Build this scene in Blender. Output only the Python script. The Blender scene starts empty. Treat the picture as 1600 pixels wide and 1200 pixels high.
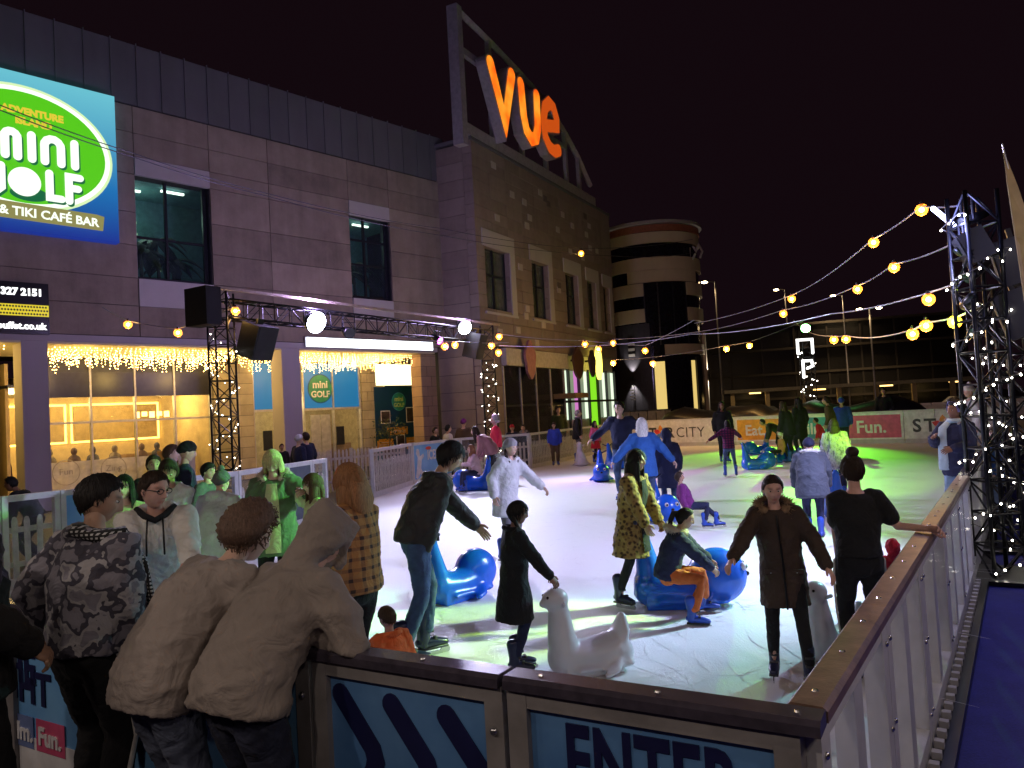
import bpy, math, random
import numpy as np
from mathutils import Matrix, Vector

# ------------------------------------------------------------------ camera, world, exposure
sc = bpy.context.scene
F_PIX, CAM = 1200.0, np.array([0.0, 0.0, 1.9])
PITCH, ROLL = math.atan(46 / 1200.0), 0.055
_fwd = np.array([0, math.cos(PITCH), math.sin(PITCH)]); _r0 = np.array([1.0, 0, 0]); _u0 = np.cross(_r0, _fwd)
_R = _r0 * math.cos(ROLL) - _u0 * math.sin(ROLL); _U = _u0 * math.cos(ROLL) + _r0 * math.sin(ROLL)
cam_data = bpy.data.cameras.new('camera'); cam = bpy.data.objects.new('camera', cam_data); sc.collection.objects.link(cam)
cam.matrix_world = Matrix(((_R[0], _U[0], -_fwd[0], CAM[0]), (_R[1], _U[1], -_fwd[1], CAM[1]), (_R[2], _U[2], -_fwd[2], CAM[2]), (0, 0, 0, 1)))
cam_data.sensor_width = 36.0; cam_data.lens = 27.0; cam_data.clip_start = 0.05; cam_data.clip_end = 2000.0
sc.camera = cam
world = bpy.data.worlds.new('World'); sc.world = world; world.use_nodes = True
_bg = world.node_tree.nodes['Background']
_bg.inputs['Color'].default_value = (0.0060, 0.0026, 0.0042, 1.0)      # city glow on a clouded night sky
_bg.inputs['Strength'].default_value = 1.0
sc.view_settings.view_transform = 'Standard'; sc.view_settings.look = 'None'
sc.view_settings.exposure = 0.0; sc.view_settings.gamma = 1.0; sc.view_settings.use_curve_mapping = False
cy = sc.cycles
cy.use_denoising = True; cy.max_bounces = 6; cy.diffuse_bounces = 3; cy.glossy_bounces = 3; cy.transmission_bounces = 5
cy.transparent_max_bounces = 12; cy.caustics_reflective = False; cy.caustics_refractive = False
cy.sample_clamp_indirect = 4.0; cy.use_light_tree = True

# ------------------------------------------------------------------ measuring helpers (pixel of the survey photo -> metres)
def ray(x, y): return _fwd + _R * (x - 800) / F_PIX + _U * (600 - y) / F_PIX
def G(x, y, z=0.0):
    d = ray(x, y); return CAM + d * ((z - CAM[2]) / d[2])
def DP(x, y, Y):
    d = ray(x, y); return CAM + d * (Y / d[1])
def PJ(p):
    v = np.asarray(p, float) - CAM; k = v @ _fwd
    return 800 + F_PIX * (v @ _R) / k, 600 - F_PIX * (v @ _U) / k

class Frame:
    """A vertical working plane: s along it, d out of it, z up; az is the heading of s clockwise from +Y."""
    def __init__(self, o, az):
        a = math.radians(az); self.o = np.array([o[0], o[1]], float); self.az = az
        self.e = np.array([math.sin(a), math.cos(a)]); self.n = np.array([math.cos(a), -math.sin(a)])
        self.rot = math.pi / 2 - a
    def w(self, s, d, z):
        p = self.o + self.e * s + self.n * d; return np.array([p[0], p[1], z])
    def px(self, x, y, d=0.0):
        r = ray(x, y); n3 = np.array([self.n[0], self.n[1], 0]); o = self.o + self.n * d
        t = ((np.array([o[0], o[1], 0]) - CAM) @ n3) / (r @ n3); p = CAM + r * t
        return float((p[:2] - self.o) @ self.e), float(p[2])
    def mat(self, s, d, z):
        p = self.w(s, d, z)
        return Matrix(((self.e[0], -self.n[0], 0, p[0]), (self.e[1], -self.n[1], 0, p[1]), (0, 0, 1, p[2]), (0, 0, 0, 1)))
    def matup(self, s, d, z):      # x along, y up, z out: for lettering and flat shapes
        p = self.w(s, d, z)
        return Matrix(((self.e[0], 0, self.n[0], p[0]), (self.e[1], 0, self.n[1], p[1]), (0, 1, 0, p[2]), (0, 0, 0, 1)))
def frame2(a, b):
    a = np.array(a[:2], float); b = np.array(b[:2], float); v = b - a
    f = Frame(a, math.degrees(math.atan2(v[0], v[1]))); f.len = float(np.linalg.norm(v)); return f

# ------------------------------------------------------------------ objects
COL = sc.collection
def wm(o):
    m = o.matrix_basis.copy()
    return (wm(o.parent) @ o.matrix_parent_inverse @ m) if o.parent else m
def tag(o, label=None, cat=None, group=None, kind=None):
    if label: o['label'] = label
    if cat: o['category'] = cat
    if group: o['group'] = group
    if kind: o['kind'] = kind
    return o
ORD = ['first', 'second', 'third', 'fourth', 'fifth', 'sixth', 'seventh', 'eighth', 'ninth', 'tenth']
def put(name, data, parent=None, m=None):
    o = bpy.data.objects.new(name, data); COL.objects.link(o)
    if m is not None: o.matrix_basis = m
    if parent is not None:
        o.parent = parent; o.matrix_parent_inverse = wm(parent).inverted()
    return o
def thing(name, loc, label, cat, group=None, rz=0.0):
    o = put(name, None, None, Matrix.Translation(Vector([float(c) for c in loc])) @ Matrix.Rotation(rz, 4, 'Z'))
    o.empty_display_size = 0.2
    return tag(o, label, cat, group)
_cubes = {}
_CV = [(-.5,-.5,-.5),(.5,-.5,-.5),(.5,.5,-.5),(-.5,.5,-.5),(-.5,-.5,.5),(.5,-.5,.5),(.5,.5,.5),(-.5,.5,.5)]
_CF = [(3,2,1,0),(4,5,6,7),(0,1,5,4),(1,2,6,5),(2,3,7,6),(3,0,4,7)]
def cube(m):
    if m.name not in _cubes:
        me = bpy.data.meshes.new('block'); me.from_pydata(_CV, [], _CF); me.materials.append(m); _cubes[m.name] = me
    return _cubes[m.name]
def box(name, m, parent, fr, s0, s1, d0, d1, z0, z1):
    s0, s1 = sorted((s0, s1)); d0, d1 = sorted((d0, d1)); z0, z1 = sorted((z0, z1))
    M = fr.mat((s0+s1)/2, (d0+d1)/2, (z0+z1)/2) @ Matrix.Diagonal((s1-s0, d1-d0, z1-z0, 1))
    return put(name, cube(m), parent, M)
class MB:
    """Collects shapes, builds them as one mesh object."""
    def __init__(s): s.v = []; s.f = []; s.mi = []; s.k = 0
    def add(s, V, Fc, mi=0):
        b = len(s.v); s.v.extend([tuple(float(c) for c in p) for p in V]); s.f.extend([tuple(i+b for i in f) for f in Fc]); s.mi.extend([mi]*len(Fc)); return s
    def box(s, c, size, mi=0, M=None):
        P = [(c[0]+a*size[0], c[1]+b*size[1], c[2]+d*size[2]) for a, b, d in _CV]
        if M is not None: P = [tuple(M @ Vector(p)) for p in P]
        return s.add(P, _CF, mi)
    def tube(s, pts, rad, seg=8, side=None, mi=0, round_=True):
        V, Fc = tube(pts, rad, seg, side, round_); return s.add(V, Fc, mi)
    def ball(s, c, r, seg=8, mi=0):
        V, Fc = ball(c, r, seg); return s.add(V, Fc, mi)
    def prism(s, poly, y0, y1, mi=0, M=None):      # polygon in x,z extruded along y
        n = len(poly); P = [(p[0], y0, p[1]) for p in poly] + [(p[0], y1, p[1]) for p in poly]
        Fc = [tuple(range(n)), tuple(range(2*n-1, n-1, -1))] + [(i, i+n, (i+1) % n + n, (i+1) % n) for i in range(n)]
        if M is not None: P = [tuple(M @ Vector(p)) for p in P]
        return s.add(P, Fc, mi)
    def mesh(s, name, mats, smooth=False):
        me = bpy.data.meshes.new(name); me.from_pydata(s.v, [], s.f)
        for m in (mats if isinstance(mats, (list, tuple)) else [mats]): me.materials.append(m)
        me.polygons.foreach_set('material_index', s.mi)
        me.polygons.foreach_set('use_smooth', [smooth]*len(s.f)); me.update(); return me
    def build(s, name, mats, parent=None, smooth=False, m=None): return put(name, s.mesh(name, mats, smooth), parent, m)
def tube(pts, rad, seg=8, side=None, round_=True):
    pts = [np.asarray(p, float) for p in pts]; n = len(pts)
    rad = [(r, r) if np.isscalar(r) else tuple(r) for r in (rad if isinstance(rad, (list, tuple)) and len(rad) == n and not (n == 2 and isinstance(rad, tuple)) else [rad]*n)]
    P, R_ = list(pts), list(rad)
    if round_:
        t0 = pts[0]-pts[1]; t0 = t0/(np.linalg.norm(t0)+1e-9); t1 = pts[-1]-pts[-2]; t1 = t1/(np.linalg.norm(t1)+1e-9)
        r0 = min(rad[0]); r1 = min(rad[-1])
        P = [pts[0]+t0*r0*.8, pts[0]+t0*r0*.5] + P + [pts[-1]+t1*r1*.5, pts[-1]+t1*r1*.8]
        R_ = [(rad[0][0]*.45, rad[0][1]*.45), (rad[0][0]*.83, rad[0][1]*.83)] + R_ + [(rad[-1][0]*.83, rad[-1][1]*.83), (rad[-1][0]*.45, rad[-1][1]*.45)]
    V = []; prev = None if side is None else np.asarray(side, float)
    for i, p in enumerate(P):
        a = P[max(i-1, 0)]; b = P[min(i+1, len(P)-1)]; t = b-a; t = t/(np.linalg.norm(t)+1e-9)
        if prev is None:
            h = np.array([0, 0, 1.0]) if abs(t[2]) < .9 else np.array([1.0, 0, 0]); prev = np.cross(t, h)
        x = prev - t*(prev @ t); x = x/(np.linalg.norm(x)+1e-9); y = np.cross(t, x)
        if side is None: prev = x
        for k in range(seg):
            q = 2*math.pi*k/seg; V.append(p + x*R_[i][0]*math.cos(q) + y*R_[i][1]*math.sin(q))
    Fc = []
    for i in range(len(P)-1):
        for k in range(seg):
            k2 = (k+1) % seg; Fc.append((i*seg+k, i*seg+k2, (i+1)*seg+k2, (i+1)*seg+k))
    Fc.append(tuple(range(seg-1, -1, -1))); b = (len(P)-1)*seg; Fc.append(tuple(b+k for k in range(seg)))
    return V, Fc
def ball(c, r, seg=8):
    r = (r, r, r) if np.isscalar(r) else r; rings = max(4, seg//2 + 1); V = [(c[0], c[1], c[2]+r[2])]
    for i in range(1, rings):
        th = math.pi*i/rings
        for k in range(seg):
            q = 2*math.pi*k/seg; V.append((c[0]+r[0]*math.sin(th)*math.cos(q), c[1]+r[1]*math.sin(th)*math.sin(q), c[2]+r[2]*math.cos(th)))
    V.append((c[0], c[1], c[2]-r[2])); Fc = [(0, 1+k, 1+(k+1) % seg) for k in range(seg)]
    for i in range(rings-2):
        for k in range(seg):
            k2 = (k+1) % seg; a = 1+i*seg; Fc.append((a+k, a+seg+k, a+seg+k2, a+k2))
    a = 1+(rings-2)*seg; L = len(V)-1; Fc += [(a+(k+1) % seg, a+k, L) for k in range(seg)]
    return V, Fc

# ------------------------------------------------------------------ materials
def _nodes(name):
    m = bpy.data.materials.new(name); m.use_nodes = True; nt = m.node_tree; return m, nt, nt.nodes['Principled BSDF']
def _coords(nt, scale=(1, 1, 1), kind='Object'):
    tc = nt.nodes.new('ShaderNodeTexCoord'); mp = nt.nodes.new('ShaderNodeMapping'); mp.inputs['Scale'].default_value = scale
    nt.links.new(tc.outputs[kind], mp.inputs['Vector']); return mp.outputs['Vector']
def _noise(nt, vec, scale, detail=4, rough=.55):
    n = nt.nodes.new('ShaderNodeTexNoise'); n.inputs['Scale'].default_value = scale; n.inputs['Detail'].default_value = detail; n.inputs['Roughness'].default_value = rough
    nt.links.new(vec, n.inputs['Vector']); return n.outputs['Fac']
def _ramp(nt, fac, stops, interp='LINEAR'):
    r = nt.nodes.new('ShaderNodeValToRGB'); r.color_ramp.interpolation = interp; el = r.color_ramp.elements
    while len(el) < len(stops): el.new(0.5)
    for e, (p, c) in zip(el, stops): e.position = p; e.color = (c[0], c[1], c[2], 1)
    nt.links.new(fac, r.inputs['Fac']); return r.outputs['Color']
def _bump(nt, b, fac, strength, dist):
    n = nt.nodes.new('ShaderNodeBump'); n.inputs['Strength'].default_value = strength; n.inputs['Distance'].default_value = dist
    nt.links.new(fac, n.inputs['Height']); nt.links.new(n.outputs['Normal'], b.inputs['Normal'])
def _world(nt, scale=(1, 1, 1)):
    g = nt.nodes.new('ShaderNodeNewGeometry'); mp = nt.nodes.new('ShaderNodeMapping'); mp.inputs['Scale'].default_value = scale
    nt.links.new(g.outputs['Position'], mp.inputs['Vector']); return mp.outputs['Vector']
_mats = {}
def mat(name, c, rough=.6, metal=0.0, var=.18, scale=6.0, bump=.0, bscale=60.0, spec=.5, coat=0.0):
    if name in _mats: return _mats[name]
    m, nt, b = _nodes(name); v = _world(nt)
    f = _noise(nt, v, scale, 5)
    col = _ramp(nt, f, [(.3, [x*(1-var) for x in c]), (.7, [min(1, x*(1+var)) for x in c])]); nt.links.new(col, b.inputs['Base Color'])
    b.inputs['Roughness'].default_value = rough; b.inputs['Metallic'].default_value = metal; b.inputs['Specular IOR Level'].default_value = spec
    b.inputs['Coat Weight'].default_value = coat
    if bump: _bump(nt, b, _noise(nt, v, bscale, 3), bump, .01)
    _mats[name] = m; return m
def emit(name, c, k, body=(.02, .02, .02)):
    if name in _mats: return _mats[name]
    m, nt, b = _nodes(name); b.inputs['Base Color'].default_value = (*body, 1); b.inputs['Roughness'].default_value = .4
    b.inputs['Emission Color'].default_value = (*c, 1); b.inputs['Emission Strength'].default_value = k; _mats[name] = m; return m
def glass(name, tint=(.8, .85, .9), rough=.05, alpha=.25):
    """A clear sheet: mostly see-through, with a reflecting surface and a little milkiness."""
    if name in _mats: return _mats[name]
    m, nt, b = _nodes(name); b.inputs['Base Color'].default_value = (*tint, 1); b.inputs['Roughness'].default_value = rough
    v = _world(nt); f = _noise(nt, v, 3.0, 5)
    r = nt.nodes.new('ShaderNodeMapRange'); r.inputs['From Min'].default_value = .35; r.inputs['From Max'].default_value = .75
    r.inputs['To Min'].default_value = alpha*.7; r.inputs['To Max'].default_value = min(1, alpha*1.5); nt.links.new(f, r.inputs['Value']); nt.links.new(r.outputs['Result'], b.inputs['Alpha'])
    _mats[name] = m; return m
def text(name, body, size, m, parent, fr, s, d, z, ext=.004, off=0.0, align='LEFT', xs=1.0, shear=0.0, rot=0.0, space=1.0):
    cu = bpy.data.curves.new(name, 'FONT'); cu.body = body; cu.size = size; cu.extrude = ext; cu.offset = off; cu.align_x = align; cu.shear = shear
    cu.space_character = space; cu.resolution_u = 3; cu.materials.append(m)
    return put(name, cu, parent, fr.matup(s, d, z) @ Matrix.Rotation(rot, 4, 'Z') @ Matrix.Diagonal((xs, 1, 1, 1)))
def lamp(name, kind, loc, energy, color, parent, aim=None, **kw):
    L = bpy.data.lights.new(name, kind); L.energy = energy; L.color = color
    for k, v in kw.items(): setattr(L, k, v)
    m = Matrix.Translation(Vector([float(c) for c in loc]))
    if aim is not None:
        q = (Vector([float(c) for c in aim])-Vector([float(c) for c in loc])).to_track_quat('-Z', 'Y'); m = m @ q.to_matrix().to_4x4()
    return put(name, L, parent, m)
random.seed(7); RNG = np.random.default_rng(7)
# ------------------------------------------------------------------ frames of the place
FA = Frame((-13.5, 21.33), 42.3)         # leisure block facade
FV = Frame((-1.2, 32.3), 28.0)           # cinema block facade
K = np.array([0.776, 2.24])               # near corner of the rink
FF = Frame(K, 120.2)                     # near barrier, s runs to the corner (negative = towards the café side)
FR = Frame(K, 33.65)                     # side barrier, s runs away from the corner
RAIL = 1.0; GZ = -0.12
FAR_R = FR.w(29.0, 0, 0)[:2]
LEFT = [(-8.6, 7.2), (-6.6, 9.84), (-4.63, 12.74), (-3.88, 15.67), (-3.6, 19.1), (-3.04, 22.4), (-1.82, 25.06), (0.49, 26.2), (2.36, 30.4), (5.6, 36.95)]

# ------------------------------------------------------------------ shared materials
M_white = mat('white_paint', (.62, .62, .64), .45, var=.1, scale=9, bump=.08, bscale=40)
M_offw = mat('offwhite_panel', (.5, .49, .5), .5, var=.12)
M_black = mat('black_metal', (.015, .015, .017), .35, .6, var=.2)
M_alu = mat('brushed_aluminium', (.45, .45, .48), .35, .9, var=.1)
M_dark = mat('dark_frame', (.02, .022, .03), .4, var=.2)
M_screw = mat('screw_steel', (.6, .6, .62), .25, 1.0)
M_wood = mat('picket_wood', (.55, .52, .47), .6, var=.2, scale=14, bump=.15)
M_cable = mat('cable_rubber', (.02, .02, .03), .5)

def ground_mat(name, c, rough, scale, var, bump=.25, world_scale=(1, 1, 1), wet=0.0):
    m, nt, b = _nodes(name); v = _world(nt, world_scale); f = _noise(nt, v, scale, 8, .65); f2 = _noise(nt, v, scale*.08, 4)
    mx = nt.nodes.new('ShaderNodeMath'); mx.operation = 'MULTIPLY_ADD'; mx.inputs[1].default_value = .6; nt.links.new(f, mx.inputs[0])
    m2 = nt.nodes.new('ShaderNodeMath'); m2.operation = 'MULTIPLY'; m2.inputs[1].default_value = .4; nt.links.new(f2, m2.inputs[0]); nt.links.new(m2.outputs[0], mx.inputs[2])
    nt.links.new(_ramp(nt, mx.outputs[0], [(.3, [x*(1-var) for x in c]), (.7, [x*(1+var) for x in c])]), b.inputs['Base Color'])
    b.inputs['Roughness'].default_value = rough; _bump(nt, b, f, bump, .01); return m

# ground, paving and blue matting beside the rink
gm = MB(); gm.add([(-400, -60, GZ-.02), (400, -60, GZ-.02), (400, 600, GZ-.02), (-400, 600, GZ-.02)], [(0, 1, 2, 3)])
tag(gm.build('ground', ground_mat('asphalt', (.05, .048, .05), .75, 40, .4)), kind='structure')
M_mat = ground_mat('blue_matting', (.03, .035, .27), .8, 60, .4, .3)
def sheet(name, pts, z, m):
    b = MB(); b.add([(p[0], p[1], z) for p in pts], [tuple(range(len(pts)))]); return tag(b.build(name, m), kind='structure')
sheet('walkway_matting', [FR.w(-6, .14, 0), FR.w(-6, 7, 0), FR.w(40, 7, 0), FR.w(40, .14, 0)], GZ-.012, M_mat)
DECK = 0.0
dk = MB(); _p = [FF.w(-14, .1, 0), FF.w(-14, 6, 0), FF.w(2.0, 6, 0), FF.w(.3, .1, 0)]
dk.add([(p[0], p[1], DECK) for p in _p] + [(p[0], p[1], GZ-.01) for p in _p], [(0, 1, 2, 3), (0, 4, 5, 1), (1, 5, 6, 2), (2, 6, 7, 3), (3, 7, 4, 0)])
tag(dk.build('viewing_deck', ground_mat('dark_decking', (.03, .025, .05), .7, 30, .3)), kind='structure')

# ice
m, nt, b = _nodes('ice'); v = _world(nt)
n1 = _noise(nt, v, .55, 6, .6); n2 = _noise(nt, _world(nt, (9, .9, 1)), 6, 5, .7); n3 = _noise(nt, _world(nt, (.8, 11, 1)), 5, 5, .7); n4 = _noise(nt, v, 34, 6, .75)
def _mix(a, b_, k):
    q = nt.nodes.new('ShaderNodeMath'); q.operation = 'MULTIPLY_ADD'; q.inputs[1].default_value = k
    nt.links.new(b_, q.inputs[0]); nt.links.new(a, q.inputs[2]); return q.outputs[0]
h = _mix(_mix(_mix(n1, n2, .5), n3, .5), n4, .8)
nt.links.new(_ramp(nt, h, [(.95, (.46, .51, .60)), (1.25, (.68, .71, .76)), (1.55, (.86, .88, .9))]), b.inputs['Base Color'])
rr = nt.nodes.new('ShaderNodeMapRange'); rr.inputs['From Min'].default_value = 1.0; rr.inputs['From Max'].default_value = 1.6; rr.inputs['To Min'].default_value = .22; rr.inputs['To Max'].default_value = .55
nt.links.new(h, rr.inputs['Value']); nt.links.new(rr.outputs['Result'], b.inputs['Roughness']); _bump(nt, b, h, .45, .015)
M_ice = m
im = MB(); pts = [FF.w(-12, 0, 0)[:2]] + [np.array(p) for p in LEFT] + [FAR_R, K]
im.add([(p[0], p[1], 0.0) for p in pts] + [(p[0], p[1], GZ) for p in pts], [tuple(range(len(pts)-1, -1, -1))] + [(i, (i+1) % len(pts), (i+1) % len(pts)+len(pts), i+len(pts)) for i in range(len(pts))])
ice = tag(im.build('ice_floor', M_ice), kind='structure')
# skate tracks cut in the ice: thin raised snow curls
tb = MB()
for i in range(2600):
    t = random.uniform(.6, 17); c = FR.w(t, -random.uniform(.3, 9), 0); a = random.uniform(0, 6.28); L = random.uniform(.1, 1.1); cu = random.uniform(-.9, .9); P = []
    for k in range(6):
        u = k/5*L; P.append((c[0]+math.cos(a+cu*u)*u, c[1]+math.sin(a+cu*u)*u, .0045))
    w = random.uniform(.002, .008); Vv = []
    for k, p in enumerate(P): q = a+cu*k/5*L+1.57; ww = w*math.sin(math.pi*(k+.3)/5.6); Vv += [(p[0]+math.cos(q)*ww, p[1]+math.sin(q)*ww, p[2]), (p[0]-math.cos(q)*ww, p[1]-math.sin(q)*ww, p[2])]
    tb.add(Vv, [(2*k, 2*k+1, 2*k+3, 2*k+2) for k in range(5)])
tag(tb.build('ice_shavings', mat('ice_snow', (.9, .92, .95), .8)), 'white skate scratches and shavings across the ice', 'ice', kind='stuff')

# ------------------------------------------------------------------ rink barriers
M_rail = mat('rail_cap', (.05, .042, .06), .27, var=.3, scale=20, coat=.15, bump=.05, bscale=25)
M_clear = glass('clear_panel', (.6, .66, .8), .08, .065)
def blue_print(name, a, b_):
    m, nt, b = _nodes(name); v = _world(nt); f = _noise(nt, v, 1.6, 5, .6)
    nt.links.new(_ramp(nt, f, [(.3, a), (.72, b_)]), b.inputs['Base Color']); b.inputs['Roughness'].default_value = .3; return m
M_blue = blue_print('blue_print', (.06, .17, .42), (.15, .33, .62)); M_sky = blue_print('sky_print', (.12, .35, .75), (.25, .55, .9))
M_navy = mat('navy_print', (.012, .014, .07), .3)
def pickets(parent, fr, s0, s1, d, z0, z1, w=.07, gap=.075):
    if 'picket' not in _cubes:
        q = MB(); q.prism([(-w/2, 0), (w/2, 0), (w/2, .93), (w*.3, .985), (0, 1.0), (-w*.3, .985), (-w/2, .93)], -.009, .009); _cubes['picket'] = q.mesh('picket', M_wood)
    s = s0+w
    while s < s1-w*.6:
        put('picket', _cubes['picket'], parent, fr.mat(s, d, z0) @ Matrix.Diagonal((1, 1, (z1-z0)*random.uniform(.985, 1.01), 1)) @ Matrix.Rotation(random.uniform(-.012, .012), 4, 'Y')); s += w+gap
    for z in (z0+.22*(z1-z0), z0+.78*(z1-z0)): box('rail', M_wood, parent, fr, s0, s1, d-.035, d-.011, z-.035, z+.035)
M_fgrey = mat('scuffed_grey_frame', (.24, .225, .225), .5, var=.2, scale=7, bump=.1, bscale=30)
def frame_panel(th, fr, s0, s1, infill, post=.07, z0=.0, z1=RAIL-.045, d=0.0, kick=.2, top=.1, M_white=M_white):
    box('post', M_white, th, fr, s0, s0+post, d-.04, d+.04, z0, z1); box('post', M_white, th, fr, s1-post, s1, d-.04, d+.04, z0, z1)
    box('top_rail', M_white, th, fr, s0+post, s1-post, d-.038, d+.038, z1-top, z1); box('kick_board', M_white, th, fr, s0+post, s1-post, d-.038, d+.038, z0, z0+kick)
    return box('infill_panel', infill, th, fr, s0+post, s1-post, d-.012, d+.012, z0+kick, z1-top)
def cap(th, fr, s0, s1, w=.06, d=0.0, screws=True, m=None):
    q = MB(); z0, z1, c = RAIL-.045, RAIL, .014
    prof = [(-w, z0), (w, z0), (w, z1-c), (w-c, z1), (-w+c, z1), (-w, z1-c)]
    a = [fr.w(s0, d+p[0], p[1]) for p in prof]; e = [fr.w(s1, d+p[0], p[1]) for p in prof]; n = len(prof)
    q.add(a+e, [tuple(range(n)), tuple(range(2*n-1, n-1, -1))] + [(i, i+n, (i+1) % n+n, (i+1) % n) for i in range(n)])
    o = q.build('handrail_cap', m or M_rail, th)
    if screws:
        s = min(s0, s1)+.12
        while s < max(s0, s1):
            qq = MB(); V, Fc = tube([fr.w(s, d, z1+.0), fr.w(s, d, z1+.005)], [.011, .008], 10, None, False); qq.add(V, Fc); qq.build('screw', M_screw, o); s += .42
    return o
# near barrier (three boards) : printed panels with arrows and lettering
def stroke(path, w, n_cap=6):
    """Outline of a thick round-ended stroke along a 2D path."""
    P = [np.array(p, float) for p in path]; L, Rr = [], []
    for i, p in enumerate(P):
        t0 = P[i]-P[i-1] if i else P[1]-P[0]; t1 = P[i+1]-P[i] if i < len(P)-1 else P[-1]-P[-2]
        t0 = t0/np.linalg.norm(t0); t1 = t1/np.linalg.norm(t1); t = t0+t1; t = t/np.linalg.norm(t); nrm = np.array([-t[1], t[0]]); k = 1/max(.45, nrm @ np.array([-t1[1], t1[0]]))
        L.append(p+nrm*w/2*k); Rr.append(p-nrm*w/2*k)
    def capp(c, t):
        a = math.atan2(t[1], t[0]); return [c+w/2*np.array([math.cos(a+q), math.sin(a+q)]) for q in np.linspace(math.pi/2, -math.pi/2, n_cap+2)[1:-1]]
    t1 = P[-1]-P[-2]; t0 = P[0]-P[1]
    return L + capp(P[-1], t1) + Rr[::-1] + capp(P[0], t0)
def flat(name, poly, m, parent, fr, s, d, z, t=.004):
    """A flat shape (s,z outline) of thickness t lying on a frame plane."""
    q = MB(); n = len(poly); P = [(p[0], p[1], 0) for p in poly] + [(p[0], p[1], t) for p in poly]
    q.add(P, [tuple(range(n-1, -1, -1)), tuple(range(n, 2*n))] + [(i, (i+1) % n, (i+1) % n+n, i+n) for i in range(n)])
    return put(name, q.mesh(name, m), parent, fr.matup(s, d, z))
def ell(cx, cz, rx, rz, n=40): return [(cx+rx*math.cos(2*math.pi*i/n), cz+rz*math.sin(2*math.pi*i/n)) for i in range(n)]
def rect(x0, x1, z0, z1): return [(x0, z0), (x1, z0), (x1, z1), (x0, z1)]
sA = FF.px(798, 1100)[0]; sB = FF.px(497, 1080)[0]
nb = [(sA+.01, -.0, 'printed barrier board reading ENTER at the near corner of the rink'), (sB+.01, sA-.01, 'printed barrier board with three dark arrows beside the hooded spectator'), (sB-2.35, sB-.01, 'printed barrier board behind the leaning spectators with a white logo strip'), (sB-4.75, sB-2.37, 'printed barrier board reading THE NIGHT beside the camouflage jacket')]
M_or = mat('orange_print', (.75, .36, .04), .4); M_teal = mat('teal_print', (.06, .35, .42), .4); M_pink = mat('pink_print', (.62, .09, .2), .4); M_purple = mat('slate_print', (.16, .22, .45), .4); M_grey = mat('charcoal_print', (.05, .05, .055), .4)
M_wp = mat('white_print', (.75, .75, .77), .4)
for i, (s0, s1, lab) in enumerate(nb):
    th = thing('rink_barrier', FF.w((s0+s1)/2, 0, GZ), lab, 'barrier', 'barrier boards along the near side')
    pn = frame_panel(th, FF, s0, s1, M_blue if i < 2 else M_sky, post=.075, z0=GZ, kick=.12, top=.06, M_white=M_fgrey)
    cap(th, FF, s0-.004, s1+(.06 if i == 0 else -.004))
    for zz in (.8, .1): 
        V, Fc = ball(FF.w(s1-.037, .042, zz), .016, 10); MB().add(V, Fc).build('bolt', M_screw, th, True)
    if i == 0:
        a_, b_ = FF.px(880, 1127, .014), FF.px(1172, 1170, .014); text('lettering', 'ENTER', .30, M_navy, pn, FF, a_[0], .014, a_[1]-.215, off=.008, xs=(b_[0]-a_[0])/.98, space=1.05)
    if i == 1:
        for k in range(3):
            x, zt_ = FF.px((532, 611, 697)[k], (1072, 1088, 1106)[k], .014); zt_ -= .03; ch = stroke([(x, zt_), (x+.155, zt_-.19), (x+.168, zt_-.235), (x+.155, zt_-.28), (x-.03, zt_-.53)], .085); flat('arrow', ch, M_navy, pn, FF, 0, .014, 0)
    if i >= 2:
        flat('logo_strip', rect(s0+.08, s1-.08, .02, .28), M_wp, pn, FF, 0, .014, 0, .003)
        if i == 2: text('lettering', 'STARCITY', .19, M_grey, pn, FF, s0+1.0, .019, .08, off=.006)
        else:
            text('lettering', 'TO THE', .24, M_navy, pn, FF, FF.px(-4, 1060, .016)[0]-.45, .016, FF.px(40, 1060, .016)[1]-.02, off=.006); text('lettering', 'NIGHT', .24, M_navy, pn, FF, FF.px(66, 1090, .016)[0]-.66, .016, FF.px(66, 1102, .016)[1], off=.006)
            for k, (w_, mm) in enumerate((('Eat.', M_or), ('Film.', M_purple), ('Fun.', M_pink))):
                x = FF.px(12, 1130, .016)[0]+(k-1)*.30; zt_ = FF.px(30, 1140, .016)[1]; flat('tile', rect(x, x+.27, zt_-.08, zt_+.09), mm, pn, FF, 0, .018, 0, .003); text('lettering', w_, .13, M_wp, pn, FF, x+.025, .023, zt_-.04, off=.004)
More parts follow.
